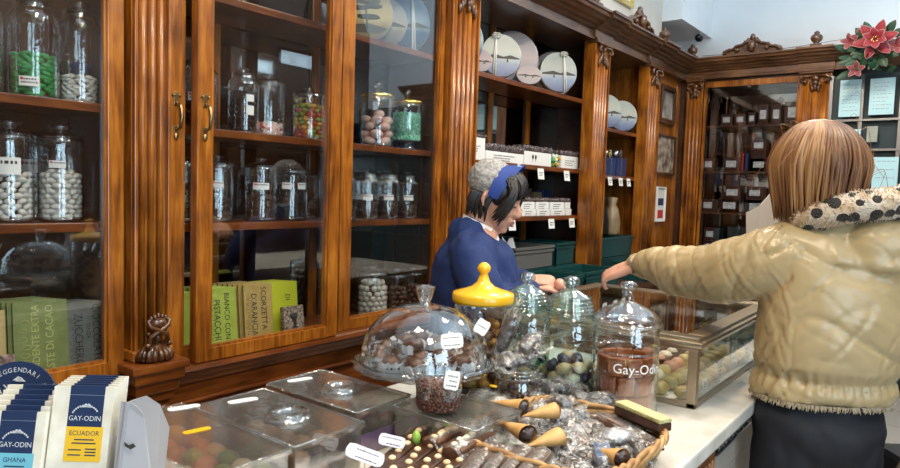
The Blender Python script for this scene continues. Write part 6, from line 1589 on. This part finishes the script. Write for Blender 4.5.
for i in range(5200):
    pl = me.polygons[rr.randrange(len(me.polygons))]; c_ = pl.center; nn = pl.normal; d = (nn+Vector((rr.uniform(-.7, .7), rr.uniform(-.7, .7), rr.uniform(-.7, .4)))).normalized()
    b.tube([c_-nn*.002, c_+d*rr.uniform(.004, .008)], [.0018, .0004], 3, False)
b.build('fur_pile', m_fur, fo_, False, fix=False)
# hair
hc = Vector((-.050, .005, 1.535)); b = MB()
b.ell(hc, (.108, .104, .124), 26, 18); b.ell(hc+Vector((.0, .0, -.06)), (.100, .095, .09), 22, 14)
hb = MB(); hb.v = b.v; hb.f = b.f; hb.mi = [0]*len(b.f); hb.sm = [True]*len(b.f)
rr = random.Random(21)
for i in range(760):
    a0 = rr.uniform(0, 2*PI); hb.m = 1 if rr.random() < .35+.35*(math.cos(a0) < -.3) else 0
    L = rr.uniform(.72, 1.06); lift = 1+rr.uniform(0, .10)*(rr.random() < .4); pts = []; wv = rr.uniform(-.25, .25); ph = rr.random()*6; part = Vector((-.02, -.02, 0))
    for k in range(8):
        t = k/7; pol = R(6+84*min(1, t*1.35)); a = a0+wv*t*.6+.05*math.sin(5*t+ph)
        lk = 1+.035*math.sin(3*t+ph)+.02*math.sin(a0*5); rx = .113*lk*(1+(lift-1)*t); ry = .110*lk*(1+(lift-1)*t)
        z = hc.z+.130*math.cos(pol) if t < .74 else hc.z-(t-.74)*.50*L
        k2 = math.sin(pol)*(1-.75*max(0, t-.72)**1.1)
        pts.append(Vector((hc.x+rx*k2*math.cos(a), hc.y+ry*k2*math.sin(a), z))+part*(1-t)*.6)
    r = rr.uniform(.0032, .0062); limb(hb, pts, [r*.6]+[r]*5+[r*.8, r*.2], 5, 2)
for i in range(26):      # stray hairs
    a0 = rr.uniform(0, 2*PI); z = hc.z+rr.uniform(-.02, .13); q = hc+Vector((.128*math.cos(a0)*math.sqrt(max(.05, 1-((z-hc.z)/.132)**2)), .115*math.sin(a0), z-hc.z)); hb.m = 1
    limb(hb, [q, q+Vector((.02*math.cos(a0)+rr.uniform(-.02, .02), -.005, .008)), q+Vector((.03*math.cos(a0)+rr.uniform(-.03, .03), -.01, -.05))], [.0007]*3, 3, 3)
hb.build('hair', [m_hair, m_hair2], cu, False, fix=False)
# white paper she holds up, and her bag
W0 = Vector((K0.x, K0.y, 0))
b = MB()
pq = lambda x, z, y: W0+R0*x+F0*y+Vector((0, 0, z))
for (q, off) in (([(-.080, 1.435, .27), (-.035, 1.50, .25), (.02, 1.48, .27), (.06, 1.36, .29), (-.0, 1.29, .30), (-.070, 1.32, .285)], 0),):
    f_ = [pq(*p) for p in q]; bk2 = [p+F0*.003 for p in f_]; n = len(f_); b.add(f_+bk2, [tuple(range(n)), tuple(range(2*n-1, n-1, -1))]+[(i, (i+1) % n, n+(i+1) % n, n+i) for i in range(n)])
f_ = [pq(-.070, 1.32, .284), pq(-.080, 1.435, .269), pq(-.095, 1.41, .33), pq(-.085, 1.33, .34)]; b.add(f_, [(0, 1, 2, 3)])
tag(b.build('paper_bag', m_paper), 'white folded paper the customer holds up beside her hair', 'paper')
sb = thing('shoulder_bag', (W0+R0*.30+F0*-.02+Vector((0, 0, .70))), 'dark shoulder bag with olive straps hanging at the customer\'s right hip', 'bag')
bm_ = MB(); bm_.T = Matrix.Translation(W0) @ Matrix.Rotation(YAW, 4, 'Z'); limb(bm_, [(.21, -.02, 1.36), (.235, -.10, 1.2), (.215, -.13, 1.05), (.195, -.15, .92), (.23, -.12, .82), (.27, -.06, .76)], [.007]*6, 8)
limb(bm_, [(.19, -.15, .93), (.165, -.15, .86), (.12, -.14, .78), (.14, -.13, .70), (.24, -.08, .72)], [.006]*5, 8); limb(bm_, [(.15, -.14, .90), (.19, -.13, .80), (.17, -.13, .72)], [.005]*3, 6); bm_.build('strap', m_strap, sb)
bm_ = MB(); bm_.T = Matrix.Translation(W0) @ Matrix.Rotation(YAW, 4, 'Z'); bm_.box(.225, -.16, .50, .33, .12, .76, .02); bm_.build('bag_body', m_pants, sb)
